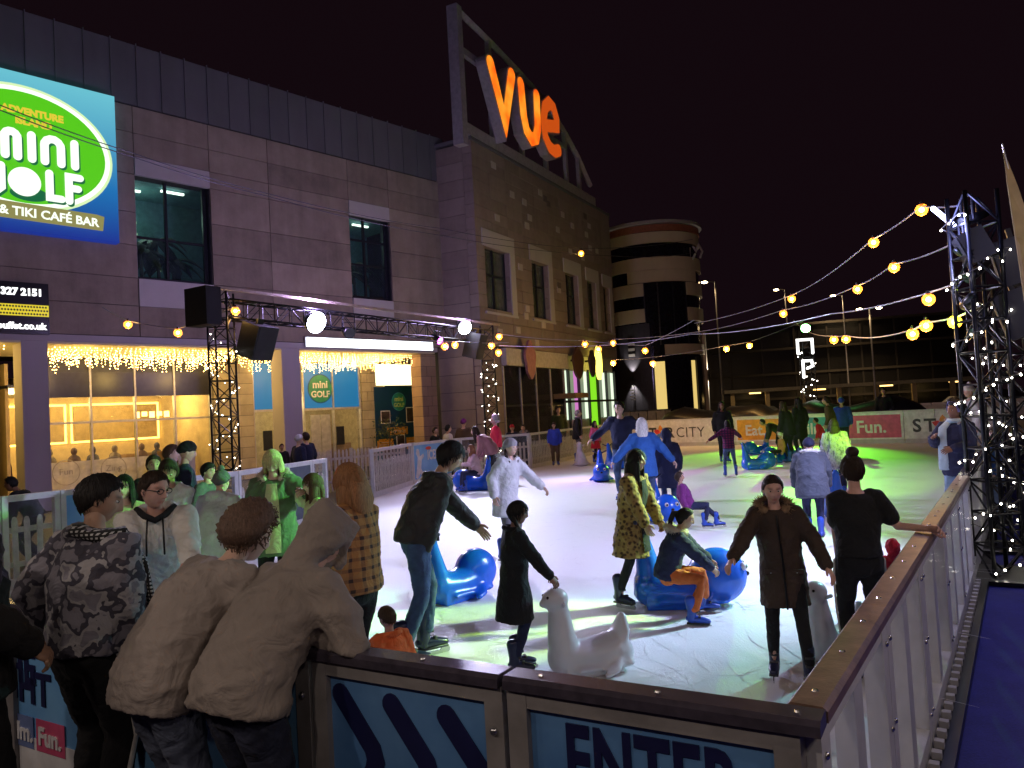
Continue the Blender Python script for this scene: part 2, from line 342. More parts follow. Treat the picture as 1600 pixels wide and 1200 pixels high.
# side barrier: clear sheets between white posts
cuts = [0.0, 1.3, 2.6, 4.1, 5.5, 6.95]
for i in range(len(cuts)-1):
    s0, s1 = cuts[i]+(.045 if i == 0 else .005), cuts[i+1]-.005
    th = thing('rink_barrier', FR.w((s0+s1)/2, 0, GZ), ['clear barrier panel joining the printed ENTER board at the corner', 'clear barrier panel just past the corner one', 'clear barrier panel below the hand of the woman in the black T-shirt', 'clear barrier panel between the resting hand and the lattice tower', 'clear barrier panel ending at the lattice tower foot'][i], 'barrier', 'clear barrier panels along the walkway')
    zb = GZ
    box('post', M_white, th, FR, s0, s0+.11, -.04, .04, zb, RAIL-.045); box('post', M_white, th, FR, s1-.11, s1, -.04, .04, zb, RAIL-.045)
    mid = (s0+s1)/2
    box('post', M_white, th, FR, mid-.075, mid+.075, -.042, .03, zb+.16, RAIL-.12)
    box('top_rail', M_white, th, FR, s0+.11, s1-.11, -.035, .035, RAIL-.12, RAIL-.045); box('kick_board', M_white, th, FR, s0+.11, s1-.11, -.038, .038, zb, zb+.16)
    box('clear_sheet', M_clear, th, FR, s0+.11, s1-.11, .031, .037, zb+.16, RAIL-.12)
    for zz in (.1, .5, .85):
        for ss in (s0+.042, s1-.042): MB().add(*ball(FR.w(ss, .041, zz), .012, 8)).build('bolt', M_screw, th, True)
    cap(th, FR, (s0+.018) if i == 0 else s0-.004, s1+.004, m=mat('timber_rail', (.17, .105, .075), .36, var=.45, scale=9, bump=.12, bscale=60))
# base channel with ribs along the walkway
th = thing('floor_channel', FR.w(3.4, .2, GZ), 'low dark ribbed cable channel along the foot of the clear barrier', 'channel')
box('channel_body', M_black, th, FR, -.1, 6.9, .05, .16, GZ, GZ+.06)
for k in range(46): box('rib', M_offw, th, FR, -.05+k*.15, .0+k*.15, .052, .10, GZ+.062, GZ+.10)
# rest of the side barrier behind the tower
for k in range(9):
    s0 = 7.03+k*2.5; th = thing('rink_barrier', FR.w(s0+1.25, 0, GZ), ORD[k]+' white barrier board beyond the lattice tower on the walkway side', 'barrier', 'white barrier boards beyond the tower')
    frame_panel(th, FR, s0, s0+2.48, M_wp, z0=GZ); cap(th, FR, s0, s0+2.48, screws=False)
# far barrier: white boards with logos
fl = frame2(LEFT[-1], FAR_R); FX = fl; nfar = 6; wfar = fl.len/nfar
def star(parent, s, z, r):
    cols = [mat('star_orange', (.8, .3, .05), .4), mat('star_red', (.7, .06, .06), .4), mat('star_blue', (.08, .2, .6), .4), mat('star_purple', (.25, .08, .4), .4), mat('star_yellow', (.85, .55, .05), .4)]
    for k in range(5):
        a = math.pi/2+k*2*math.pi/5; t = np.array([math.cos(a), math.sin(a)]); u = np.array([-t[1], t[0]])
        poly = [t*r*q+u*r*.30*math.sin(math.pi*min(1, q*1.02))*sgn for q, sgn in [(0, 1), (.25, 1), (.5, 1), (.75, 1), (1, 1), (.75, -1), (.5, -1), (.25, -1)]]
        flat('star_petal', [tuple(p) for p in poly], cols[k], parent, FX, s, .045+.002*k, z, .002)
def starcity(parent, s, z, size=.62):
    text('lettering', 'S', size, M_grey, parent, FX, s, .045, z, off=.016); text('lettering', 'T', size, M_grey, parent, FX, s+.60*size, .045, z, off=.016); star(parent, s+1.17*size*1.32, z+.21, .36*size/.62)
    text('lettering', 'R', size, M_grey, parent, FX, s+2.02*size, .045, z, off=.016); text('lettering', 'CITY', size, M_grey, parent, FX, s+2.78*size, .045, z, off=-.004, space=1.05)
def tile(parent, s, w, word, mm, txt=.62): flat('tile', rect(s, s+w, .22, 1.08), mm, parent, FX, 0, .042, 0, .003); text('lettering', word, txt, M_wp, parent, FX, s+.35, .048, .42, off=.014)
sp = lambda x, y: FX.px(x, y, .04)[0]
far_labels = ['white far barrier board carrying the star logo beside the grey cabinets', 'far barrier board with the orange Eat tile', 'far barrier board with the teal tile below the small green lamp', 'far barrier board with the pink Fun tile behind the lone skater in black', 'white far barrier board carrying the star logo between pink tile and lattice tower', 'plain far barrier board at the tower end']
far_edges = [0, sp(1148, 670), sp(1225, 665), sp(1310, 665), sp(1412, 660), fl.len-2.2, fl.len]
far = []
for k in range(6):
    s0, s1 = far_edges[k]+.01, far_edges[k+1]-.01
    th = thing('rink_barrier', FX.w((s0+s1)/2, 0, 0), far_labels[k], 'barrier', 'logo boards along the far end'); far.append(th)
    box('board', M_wp, th, FX, s0, s1, -.04, .04, .16, 1.16); box('kick_board', M_offw, th, FX, s0, s1, -.045, .05, 0, .158); box('top_rail', M_white, th, FX, s0, s1, -.06, .06, 1.162, 1.22)
starcity(far[0], sp(1003, 672), .40, .66); tile(far[1], sp(1152, 668), sp(1220, 668)-sp(1152, 668), 'Eat.', M_or); tile(far[2], sp(1236, 665), sp(1305, 665)-sp(1236, 665), 'Film.', M_teal)
tile(far[3], sp(1322, 655), sp(1407, 655)-sp(1322, 655), 'Fun.', M_pink, .66); starcity(far[4], sp(1425, 655), .42, .66)
# left side: picket panels, printed banners, gate gap
def seg(i): f = frame2(LEFT[i], LEFT[i+1]); return f
def rail_line(th, f, s0, s1):
    box('top_rail', M_white, th, f, s0, s1, -.045, .045, 1.12, 1.2); box('kick_board', M_white, th, f, s0, s1, -.03, .03, 0, .13)
    for s in (s0, s1-.07): box('post', M_white, th, f, s, s+.07, -.04, .04, .13, 1.12)
def picket_panel(i, s0, s1, lab, grp='white picket fence panels round the rink'):
    f = seg(i); th = thing('picket_fence', f.w((s0+s1)/2, 0, 0), lab, 'fence', grp); rail_line(th, f, s0, s1); pickets(th, f, s0+.09, s1-.09, -.0, .13, .92)
    box('clear_sheet', M_clear, th, f, s0+.07, s1-.07, .032, .036, .13, 1.12); return th
def banner_panel(i, s0, s1, lab, m=M_sky):
    f = seg(i); th = thing('banner_board', f.w((s0+s1)/2, 0, 0), lab, 'banner', 'blue banners round the rink'); rail_line(th, f, s0, s1); box('banner', m, th, f, s0+.07, s1-.07, -.005, .035, .13, 1.12); return th, f
f0 = seg(0); picket_panel(0, .2, f0.len-.02, 'white picket panel beyond the dark coat at the picture edge')
f1 = seg(1); sb = f1.px(92, 790)[0]; picket_panel(1, 0, sb, 'white picket panel in front of the lilac pillar'); banner_panel(1, sb+.01, sb+1.2, 'blue banner board behind the camouflage jacket')
picket_panel(1, sb+1.21, f1.len, 'white picket panel hidden behind the man in glasses')
f2 = seg(2); picket_panel(2, 0, f2.len*.5, 'white picket panel below the lattice tower with fairy lights'); banner_panel(2, f2.len*.5+.01, f2.len*.8, 'dark slate board beside the woman in the fur hooded coat', mat('slate_board', (.06, .07, .12), .5)); picket_panel(2, f2.len*.8+.01, f2.len, 'short white picket panel ending at the rink gate')
f4 = seg(4); picket_panel(4, .05, f4.len-.05, 'white picket gate panel standing open by the rink entrance')
f5 = seg(5); th, f = banner_panel(5, .02, f5.len-.02, 'blue banner with white lettering and skater print behind the seated girl')
M_rd = mat('red_print', (.75, .05, .05), .4)
s_t = f.px(668, 715, .04)[0]; text('lettering', 'ICESTAR', .40, M_wp, th, f, s_t, .037, .66, off=.012, xs=.82)
flat('red_mark', ell(0, 0, .16, .05), M_rd, th, f, s_t+.08, .037, 1.0, .003)
flat('skater_print', [(-.1, -.45), (.05, -.3), (.2, -.42), (.25, -.35), (.1, -.15), (.16, .1), (.3, .2), (.26, .28), (.06, .2), (.02, .42), (-.1, .44), (-.14, .3), (-.06, .18), (-.12, -.12), (-.2, -.4)], M_wp, th, f, f.px(655, 725, .04)[0], .037, .58, .003)
for i in (6, 7, 8):
    f = seg(i); n = max(1, round(f.len/2.4))
    for k in range(n): picket_panel(i, k*f.len/n+.01, (k+1)*f.len/n-.01, ORD[k]+[' picket panel behind the girl on the blue seal', ' picket panel behind the child in the blue jacket', ' picket panel leading to the far corner of the rink'][i-6])
# inner wooden fence seen through the gate
fg = frame2((-6.3, 22.0), (-3.6, 25.2)); th = thing('picket_fence', fg.w(2, 0, GZ), 'bare wooden picket fence seen through the rink gate', 'fence'); pickets(th, fg, 0, fg.len, 0, GZ, 1.1); 
for s in (0.02, 2.0, fg.len-.1): box('post', M_wood, th, fg, s, s+.08, -.12, -.04, GZ, 1.12)
# ------------------------------------------------------------------ leisure block (long stone facade)
def stone(name, c, var=.2, scale=1.2, bump=.2):
    m, nt, b = _nodes(name); v = _world(nt); f = _noise(nt, v, scale, 8, .65); f2 = _noise(nt, _world(nt, (1, 1, .12)), 2.2, 5, .6)
    mm = nt.nodes.new('ShaderNodeMath'); mm.operation = 'MULTIPLY_ADD'; mm.inputs[1].default_value = .6; nt.links.new(f, mm.inputs[0])
    m3 = nt.nodes.new('ShaderNodeMath'); m3.operation = 'MULTIPLY'; m3.inputs[1].default_value = .4; nt.links.new(f2, m3.inputs[0]); nt.links.new(m3.outputs[0], mm.inputs[2])
    oi = nt.nodes.new('ShaderNodeObjectInfo'); m4 = nt.nodes.new('ShaderNodeMath'); m4.operation = 'MULTIPLY_ADD'; m4.inputs[1].default_value = .22; nt.links.new(oi.outputs['Random'], m4.inputs[0]); nt.links.new(mm.outputs[0], m4.inputs[2])
    nt.links.new(_ramp(nt, m4.outputs[0], [(.40, [x*(1-var) for x in c]), (.78, [x*(1+var) for x in c])]), b.inputs['Base Color']); b.inputs['Roughness'].default_value = .85
    _bump(nt, b, _noise(nt, v, 18, 6, .7), bump, .02); return m
M_stone = stone('sandstone_panel', (.29, .235, .19), .34); M_joint = mat('joint_mortar', (.05, .045, .05), .9); M_lint = stone('pale_lintel', (.5, .47, .47), .08)
M_clad = stone('metal_cladding', (.13, .13, .14), .15, .6, .05); M_buff = stone('buff_block', (.42, .36, .25), .22, 2.5, .3); M_pillar = stone('painted_pillar', (.42, .39, .41), .06, .8, .08)
M_teal_glass = glass('upper_glass', (.1, .16, .2), .04, .1)
M_shop = glass('shop_glass', (.3, .3, .3), .03, .12)
lb = thing('leisure_building', FA.w(6, 0, GZ), 'long sandstone leisure block with lit signs and glazed ground floor', 'building')
for a_, b_, c_, e_ in ((-9, 3.15, 4.9, 12.2), (5.55, 11.2, 4.9, 12.2), (13.15, 16.4, 4.9, 12.2), (3.15, 5.55, 4.9, 6.7), (3.15, 5.55, 10.0, 12.2), (11.2, 13.15, 4.9, 6.73), (11.2, 13.15, 10.02, 12.2)): box('core_wall', M_joint, lb, FA, a_, b_, -.6, -.07, c_, e_)
box('upper_floor', M_joint, lb, FA, -9, 16.4, -9, -4.3, 4.9, 14.0)
wins = [(3.17, 5.53, 6.72, 9.98), (11.22, 13.13, 6.75, 10.0)]
cols = [-9, -6, -3, -.6, 3.13, 5.57, 7.75, 11.18, 13.17, 16.3]; rows = [4.9, 5.85, 6.72, 7.75, 8.78, 9.98, 10.55, 11.3, 12.15]
for i in range(len(cols)-1):
    for j in range(len(rows)-1):
        s0, s1, z0, z1 = cols[i]+.011, cols[i+1]-.011, rows[j]+.01, rows[j+1]-.01
        win = any(abs(cols[i]-w[0]) < .1 for w in wins)
        if win and 2 <= j <= 4: continue
        if win and j in (1, 5): box('lintel' if j == 5 else 'sill_panel', M_lint, lb, FA, s0, s1, -.1, .03, z0-.01, z1); continue
        box('stone_panel', M_stone, lb, FA, s0, s1, -.1, random.uniform(-.006, .006), z0, z1)
for k in range(33):       # standing-seam cladding band under the eaves
    s0 = -9+k*.77; box('cladding_panel', M_clad, lb, FA, s0+.012, s0+.758, -.5, -.03+random.uniform(0, .012), 12.2, 14.15); box('seam', M_clad, lb, FA, s0-.02, s0+.012, -.03, .012, 12.2, 14.2)
box('eaves', M_clad, lb, FA, -9, 16.4, -9, -.52, 14.0, 14.12)
def palm(name, parent, base, h, n, r, m, seed):
    rg = random.Random(seed); q = MB(); q.tube([base, (base[0]+.1, base[1], base[2]+h*.5), (base[0], base[1]+.05, base[2]+h)], [.09, .06, .05], 6)
    top = np.array([base[0], base[1]+.05, base[2]+h])
    for k in range(n):
        a = 2*math.pi*k/n+rg.uniform(-.3, .3); L = r*rg.uniform(.7, 1.1); up = rg.uniform(.1, .7); prev = None; Vv = []; Fc = []
        for j in range(7):
            u = j/6; p = top+np.array([math.cos(a)*L*u, math.sin(a)*L*u, up*L*u-1.0*L*u*u]); w = .16*r*math.sin(math.pi*(u*.9+.08)); t = np.array([-math.sin(a), math.cos(a), 0])
            Vv += [p+t*w-np.array([0, 0, w*.5]), p, p-t*w-np.array([0, 0, w*.5])]
        for j in range(6): Fc += [(3*j, 3*j+1, 3*j+4, 3*j+3), (3*j+1, 3*j+2, 3*j+5, 3*j+4)]
        q.add(Vv, Fc)
    return q.build(name, m, parent)
M_leaf = mat('dark_leaf', (.03, .06, .03), .5)
M_upint = mat('teal_interior', (.10, .22, .24), .8)
for wi, (s0, s1, z0, z1) in enumerate(wins):
    w = box('window', M_dark, lb, FA, s0, s1, -.36, -.30, z0, z0+.12); mid = s0+(s1-s0)*.43
    for a, b_ in ((s0, s0+.06), (mid-.04, mid+.04), (s1-.12, s1)): box('mullion', M_dark, w, FA, a, b_, -.36, -.26, z0+.12, z1)
    zm = [z0+.12, z0+(z1-z0)*.42, z0+(z1-z0)*.72 if wi else z1, z1]
    for zz in zm[1:3]: 
        if zz < z1: box('transom', M_dark, w, FA, s0+.06, mid-.04, -.35, -.28, zz-.035, zz+.035); box('transom', M_dark, w, FA, mid+.04, s1-.12, -.35, -.28, zz-.035, zz+.035)
    for a, b_ in ((s0+.06, mid-.04), (mid+.04, s1-.12)):
        for j in range(3):
            if zm[j+1]-zm[j] > .2: box('pane', M_teal_glass, w, FA, a, b_, -.33, -.32, zm[j]+.035, zm[j+1]-.035)
    box('reveal', M_lint, w, FA, s0-.02, s0, -.36, -.1, z0, z1); box('reveal', M_dark, w, FA, s1, s1+.02, -.36, -.1, z0, z1)
    box('room_back', M_upint, lb, FA, s0-2, s1+2, -4.2, -4.1, 5.2, 10.5); box('room_floor', M_upint, lb, FA, s0-2, s1+2, -4.1, -.62, 5.2, 5.3); box('room_ceiling', M_upint, lb, FA, s0-2, s1+2, -4.1, -.62, 10.4, 10.5)
    for k in range(3): box('strip_light', emit('strip_tube', (.75, 1, .85), 2.5), lb, FA, s0-.9+k*1.3, s0-.1+k*1.3, -3.2+k*.5, -3.1+k*.5, 10.25, 10.32)
    for k in range(7): box('lit_shelf', emit('shelf_glow', (.5, .95, .6), .5), lb, FA, s0-.6+random.uniform(0, 2.6), s0+.1+random.uniform(0, 2.6), -4.09, -4.06, 7.0+k*.42, 7.08+k*.42)
    lamp('room_lamp', 'POINT', FA.w((s0+s1)/2, -2.9, 9.6), 20, (.55, 1, .8), lb, shadow_soft_size=.3)
    for k in range(3 if wi == 0 else 2): palm('indoor_plant', lb, FA.w(s0+.5+k*.75, -1.2-.5*k, 5.3), 2.6+.5*(k % 2), 11, 1.15, M_leaf, wi*5+k)
# ground floor: pillars, fascia, soffit
box('fascia', M_pillar, lb, FA, -9, 15.4, -4.4, .05, 4.68, 4.88)
for s0, s1 in ((-6.6, -5.9), (-.1, .56), (7.98, 8.72)): box('pillar', M_pillar, lb, FA, s0, s1, -.75, 0, GZ, 4.68)
M_soff = mat('cream_soffit', (.7, .62, .42), .7, var=.06)
box('soffit', M_soff, lb, FA, -9, 15.3, -4.2, -.02, 4.62, 4.679)
def block_pier(s0, s1, d0, d1, z1, m=M_buff):
    z = GZ; j = 0
    while z < z1-.05:
        zz = min(z+.42, z1); cut = s0+(s1-s0)*(.38 if j % 2 else .66)
        for a, b_ in ((s0, cut), (cut, s1)): box('block', m, lb, FA, a+.008, b_-.008, d0, d1+random.uniform(-.006, .006), z+.008, zz-.006)
        z = zz; j += 1
    box('pier_core', M_joint, lb, FA, s0+.02, s1-.02, d0+.01, d1-.02, GZ, z1)
block_pier(-3.0, -.35, -4.4, -3.9, 4.6); block_pier(7.35, 9.0, -4.4, -3.9, 4.6); block_pier(14.3, 15.1, -4.4, -3.9, 4.6); block_pier(14.5, 15.35, -.7, -.05, 4.6, stone('brown_block', (.33, .22, .14), .2, 2.5, .3))
# restaurant window
M_frame = mat('shopfront_frame', (.55, .53, .5), .4, .3)
rs0, rs1 = 1.5, 7.3
sf = box('shopfront', M_dark, lb, FA, rs0, rs1, -4.12, -4.0, 4.1, 4.6)
box('dark_header', mat('dark_header', (.02, .02, .035), .3), sf, FA, rs0, rs1, -4.08, -3.98, 3.25, 4.098)
mull = [rs0, 2.98, 4.45, 5.85, rs1-.06]
for s in mull: box('mullion', M_frame, sf, FA, s, s+.06, -4.1, -3.94, GZ, 4.6)
for a, b_ in zip(mull[:-1], mull[1:]):
    box('transom', M_frame, sf, FA, a+.06, b_, -4.08, -3.97, 2.36, 2.43); box('pane', M_shop, sf, FA, a+.06, b_, -4.05, -4.04, 2.43, 3.25); box('pane', M_shop, sf, FA, a+.06, b_, -4.05, -4.04, GZ, 2.36)
M_frost = glass('frosted_band', (.75, .72, .66), .5, .75)
for a, b_ in zip(mull[:3], mull[1:4]): box('frosted_film', M_frost, sf, FA, a+.06, b_, -4.035, -4.03, .15, 1.1)
M_logo = mat('window_logo', (.3, .28, .25), .5)
for s, w_ in ((2.2, 'Fun'), (3.7, 'Zing')):
    text('lettering', w_, .3, M_logo, sf, FA, s, -4.026, .68, align='CENTER'); ring = MB()
    for k in range(28):
        a0, a1 = 2*math.pi*k/28, 2*math.pi*(k+1)/28; ring.add([(.4*math.cos(a0), .4*math.sin(a0), 0), (.43*math.cos(a0), .43*math.sin(a0), 0), (.43*math.cos(a1), .43*math.sin(a1), 0), (.4*math.cos(a1), .4*math.sin(a1), 0)], [(0, 1, 2, 3)])
    put('ring_logo', ring.mesh('ring_logo', M_logo), sf, FA.matup(s, -4.027, .75))
M_inw = mat('warm_interior', (.55, .42, .22), .8, var=.15, scale=2); M_inf = mat('interior_floor', (.12, .09, .06), .5)
box('interior_back', M_inw, lb, FA, .6, 8.4, -11.2, -11, GZ, 4.4); box('interior_floor', M_inf, lb, FA, .6, 8.4, -11, -4.13, GZ-.01, GZ+.02); box('interior_ceiling', M_dark, lb, FA, .6, 8.4, -11, -4.13, 3.6, 3.7)
for s in (.6, 8.3): box('interior_side', M_inw, lb, FA, s, s+.1, -11, -4.4, GZ, 4.4)
M_led = emit('led_frame', (1, .62, .12), 5.0); M_dl = emit('downlight', (1, .75, .38), 14)
for a, b_ in ((1.2, 4.3), (4.7, 8.1)):     # glowing framed panels on the back wall
    pnl = box('wall_panel', mat('bronze_panel', (.42, .30, .12), .45, .2), lb, FA, a, b_, -10.98, -10.9, 1.75, 3.2)
    box('led_strip', M_led, pnl, FA, a-.05, b_+.05, -10.95, -10.9, 3.22, 3.3); box('led_strip', M_led, pnl, FA, a-.05, b_+.05, -10.95, -10.9, 1.66, 1.74); box('led_strip', M_led, pnl, FA, a-.12, a-.05, -10.95, -10.9, 1.66, 3.3); box('led_strip', M_led, pnl, FA, b_+.05, b_+.12, -10.95, -10.9, 1.66, 3.3)
for i in range(7):
    for d in (-5.2, -7.5, -9.6): box('downlight', M_dl, lb, FA, 1.2+i*1.05, 1.36+i*1.05, d, d+.16, 3.56, 3.598)
for k in range(4): lamp('ceiling_lamp', 'POINT', FA.w(1.8+k*1.8, -8.2, 3.2), 210, (1, .68, .22), lb, shadow_soft_size=.25)
for k in range(9):       # diners' heads and counter seen above the frosted band
    s = 1.4+k*.75+random.uniform(-.2, .2); q = MB(); q.tube([FA.w(s, -7.5, .55), FA.w(s, -7.5, .95), FA.w(s, -7.5, 1.16), FA.w(s, -7.5, 1.25)], [(.2, .26), (.2, .25), (.13, .2), .07], 12, (FA.n[0], FA.n[1], 0)); q.ball(FA.w(s, -7.5, 1.38), (.11, .12, .15), 12); dn = tag(q.build('seated_diner', mat('diner_cloth%d' % (k % 3), ((.12, .06, .05), (.05, .05, .08), (.25, .2, .15))[k % 3]), None, True), ORD[k]+' dim diner from the lilac pillar inside the restaurant window', 'person', 'diners inside the restaurant')
box('counter', mat('counter_wood', (.25, .15, .07), .4), lb, FA, 5.9, 8.0, -9.5, -8.8, GZ, 1.1)
for k in range(5): box('pendant_glow', emit('flame_glow', (1, .6, .15), 6), lb, FA, 6.0+k*.3, 6.18+k*.3, -8.0, -7.9, 2.55+.06*(k % 2), 2.8)
# mini golf windows
M_bwin = emit('blue_window_film', (.0, .16, .45), .55, (.02, .15, .4)); M_wall2 = mat('foyer_wall', (.6, .5, .28), .8)  # blue film glows by itself, standing in for foyer light behind it
def blue_bay(s0, s1, z_split, cutz=4.5):
    w = box('shop_window', M_frame, lb, FA, s0, s1, -4.1, -3.95, z_split-.07, z_split+.03); mids = [s0, (s0+s1)/2, s1-.05] if s1-s0 > 2 else [s0, s1-.05]
    for s in mids: box('mullion', M_frame, w, FA, s, s+.05, -4.1, -3.94, z_split+.03, cutz); box('mullion', M_frame, w, FA, s, s+.05, -4.1, -3.94, GZ, z_split-.07)
    for a, b_ in zip(mids[:-1], mids[1:]): box('blue_film', M_bwin, w, FA, a+.05, b_, -4.05, -4.03, z_split+.03, cutz); box('pane', M_shop, w, FA, a+.05, b_, -4.05, -4.04, GZ, z_split-.07)
    return w
blue_bay(9.0, 10.6, 2.58); w2 = blue_bay(11.3, 14.25, 2.56)
M_grn = mat('green_print', (.03, .28, .18), .4)
def golf_logo(parent, fr, s, d, z, r, face, letter):
    flat('logo_disc', ell(0, 0, r, r*1.02, 36), face, parent, fr, s, d, z, .006); flat('logo_ring', ell(0, 0, r*.93, r*.95, 36), M_grn, parent, fr, s, d+.007, z, .004)
    text('lettering', 'mini', r*.72, letter, parent, fr, s, d+.012, z+.06*r, off=r*.02, align='CENTER'); text('lettering', 'GOLF', r*.6, letter, parent, fr, s, d+.012, z-.58*r, off=r*.02, align='CENTER')
golf_logo(w2, FA, 12.2, -4.028, 3.42, .62, mat('navy_disc', (.02, .1, .25), .4), M_wp)
box('foyer_back', M_wall2, lb, FA, 8.7, 16, -8.6, -8.4, GZ, 4.4); box('foyer_floor', M_inf, lb, FA, 8.7, 16, -8.4, -4.13, GZ-.01, GZ+.02)
for s in (8.72, 15.9): box('foyer_side', M_wall2, lb, FA, s, s+.1, -8.4, -4.4, GZ, 4.4)
for k in range(2): lamp('foyer_lamp', 'POINT', FA.w(10.0+k*3, -6.4, 2.9), 90, (1, .75, .36), lb, shadow_soft_size=.3)
for s, m_ in ((9.4, M_dark), (9.9, M_dark), (12.9, M_dark)): box('poster', m_, lb, FA, s, s+.4, -4.0, -3.97, .95, 1.75)
for a, b_ in ((11.6, 12.05), (12.1, 12.55)): box('door_leaf', M_frame, lb, FA, a, b_, -3.97, -3.9, GZ, 2.3)
box('leaflet_stand', mat('cardboard', (.45, .3, .12), .7), lb, FA, 12.9, 14.0, -5.2, -4.5, GZ, 1.0)
# lit panel and big board at the right end of the arcade
ls = emit('lit_cream_panel', (1, .93, .55), 2.2); box('light_panel', ls, lb, FA, 15.15, 17.6, -4.0, -3.93, 3.52, 4.5)
bd = thing('notice_board', FA.w(16.3, -3.9, GZ), 'dark teal mini golf notice board with orange arrow below lit panel', 'board')
m_bd, nt, b = _nodes('board_print'); nt.links.new(_ramp(nt, _noise(nt, _world(nt), .5, 2), [(.4, (.0, .07, .06)), (.62, (.01, .05, .12))]), b.inputs['Base Color'])
box('board', m_bd, bd, FA, 14.95, 17.6, -3.92, -3.86, GZ+.2, 3.45); golf_logo(bd, FA, 16.35, -3.858, 2.75, .42, M_teal, mat('lime_print', (.5, .7, .2), .5))
for s, z, w_, h_ in ((15.25, 1.75, .55, .6), (16.75, 1.75, .62, .72), (16.1, .55, .5, .65)): fr_ = flat('photo_frame', rect(0, w_, 0, h_), M_wp, bd, FA, s, -3.855, z, .01); flat('photo_print', rect(.04, w_-.04, .04, h_-.04), mat('photo_dark', (.08, .06, .05), .4, var=.6, scale=5), fr_, FA, s, -3.843, z, .004)
flat('arrow_panel', [(0, .12), (.2, 0), (.25, -.0), (1.3, 0), (1.3, .36), (.1, .36)], M_or, bd, FA, 15.5, -3.856, 1.2, .01); text('lettering', 'THIS WAY', .2, M_wp, bd, FA, 15.75, -3.843, 1.28)
for s, w_ in ((14.98, .95), (16.7, .85)): flat('orange_panel', rect(0, w_, 0, .55), M_or, bd, FA, s, -3.856, .5, .008); [box('line', M_wp, bd, FA, s+.1, s+w_-.12, -3.846, -3.84, .58+.1*k, .60+.1*k) for k in range(4)]
pl = thing('potted_plant', FA.w(15.0, -3.0, GZ), 'bushy potted plant in front of the notice board', 'plant')
q = MB(); q.tube([FA.w(15.0, -3.0, GZ), FA.w(15.0, -3.0, .5)], [.2, .27], 12, None, False); q.build('pot', mat('pot_clay', (.12, .08, .06), .7), pl)
q = MB(); q.tube([FA.w(15.0, -3.0, .4), FA.w(15.05, -3.0, 1.4)], [.04, .02], 6); q.build('stem', mat('bark', (.08, .06, .04)), pl)
q = MB()
for k in range(330):
    c = FA.w(15.0, -3.0, 1.45)+RNG.normal(0, .32, 3)*np.array([1, 1, .8]); a = RNG.normal(0, 1, 3); a /= np.linalg.norm(a); u = np.cross(a, RNG.normal(0, 1, 3)); u /= np.linalg.norm(u); L = random.uniform(.08, .2)
    q.add([c, c+a*L*.5+u*L*.22, c+a*L, c+a*L*.5-u*L*.22], [(0, 1, 2, 3)])
q.build('foliage', mat('bush_leaf', (.07, .09, .045), .5), pl)
box('bin_cabinet', mat('bin_wood', (.16, .08, .04), .6), None, FA, 4.6, 5.6, -2.6, -1.9, GZ, 1.28); o = bpy.context.scene.objects[-1] if False else COL.objects[-1]; o.name = 'litter_bin'; tag(o, 'brown boxy litter bin standing in front of the restaurant glass', 'bin')
bb = box('panel', M_offw, o, FA, 5.0, 5.58, -1.9, -1.88, GZ+.1, 1.2)
# big lit sign and LED board on the facade
sg = thing('lit_sign', FA.w(.8, .1, 7.6), 'large backlit mini golf sign in green oval on blue', 'sign')
m_bl, nt, b = _nodes('sign_blue'); tc = nt.nodes.new('ShaderNodeTexCoord'); sx = nt.nodes.new('ShaderNodeSeparateXYZ'); nt.links.new(tc.outputs['Generated'], sx.inputs[0])
cl = _ramp(nt, sx.outputs['Z'], [(0, (.005, .03, .30)), (.35, (.01, .18, .5)), (1, (.16, .60, .72))]); b.inputs['Base Color'].default_value = (.02, .02, .02, 1); nt.links.new(cl, b.inputs['Emission Color']); b.inputs['Emission Strength'].default_value = .9
q = MB(); q.box((0, 0, 0), (5.6, .28, 4.5)); c_s = -.3; put('light_box', q.mesh('light_box', m_bl), sg, FA.mat(c_s, .16, 9.93))
D0 = .302
E_w = emit('sign_white', (.9, 1, .85), 1.25); E_g = emit('sign_green', (.10, .62, .01), .95); E_pale = emit('sign_pale', (.72, .95, .5), 1.0); E_dk = emit('sign_dark_green', (.01, .22, .08), .6); E_gold = emit('sign_gold', (.85, .66, .05), .9); E_tan = emit('sign_tan', (.30, .28, .09), .9)
cx = .02; flat('oval_rim', ell(0, 0, 2.35, 1.78, 60), E_pale, sg, FA, cx, D0, 10.05, .02); flat('oval_white', ell(0, 0, 2.27, 1.70, 60), E_w, sg, FA, cx, D0+.022, 10.05, .02); flat('oval', ell(0, 0, 2.13, 1.57, 60), E_g, sg, FA, cx, D0+.044, 10.05, .02)
D1 = D0+.07
text('lettering', 'ADVENTURE', .27, E_gold, sg, FA, 1.04, D1, 10.98, .02, .012, 'RIGHT', rot=.0); text('lettering', 'ISLAND', .27, E_gold, sg, FA, .74, D1, 10.70, .02, .012, 'RIGHT', rot=.0)
def sign_word(paths, w):
    for pth in paths:
        ps = stroke(pth, w); flat('letter_shadow', [(p[0]+.05, p[1]-.05) for p in ps], E_dk, sg, FA, 0, D1, 0, .02); flat('letter', ps, E_w, sg, FA, 0, D1+.03, 0, .03)
def arch(x, w, z0, z1): return [(x, z0), (x, z1-w/2)] + [(x+w/2-w/2*math.cos(t), z1-w/2+w/2*math.sin(t)) for t in np.linspace(.3, math.pi-.3, 6)] + [(x+w, z1-w/2), (x+w, z0)]
zb, zt = 9.74, 10.42
sign_word([[(-.72, zt), (-.72, zb)], arch(-.45, .3, zb, zt), [(.20, zb), (.20, zt)], arch(.52, .42, zb, zt), [(1.3, zb), (1.3, zt)]], .21)
zb2, zt2 = 8.72, 9.42
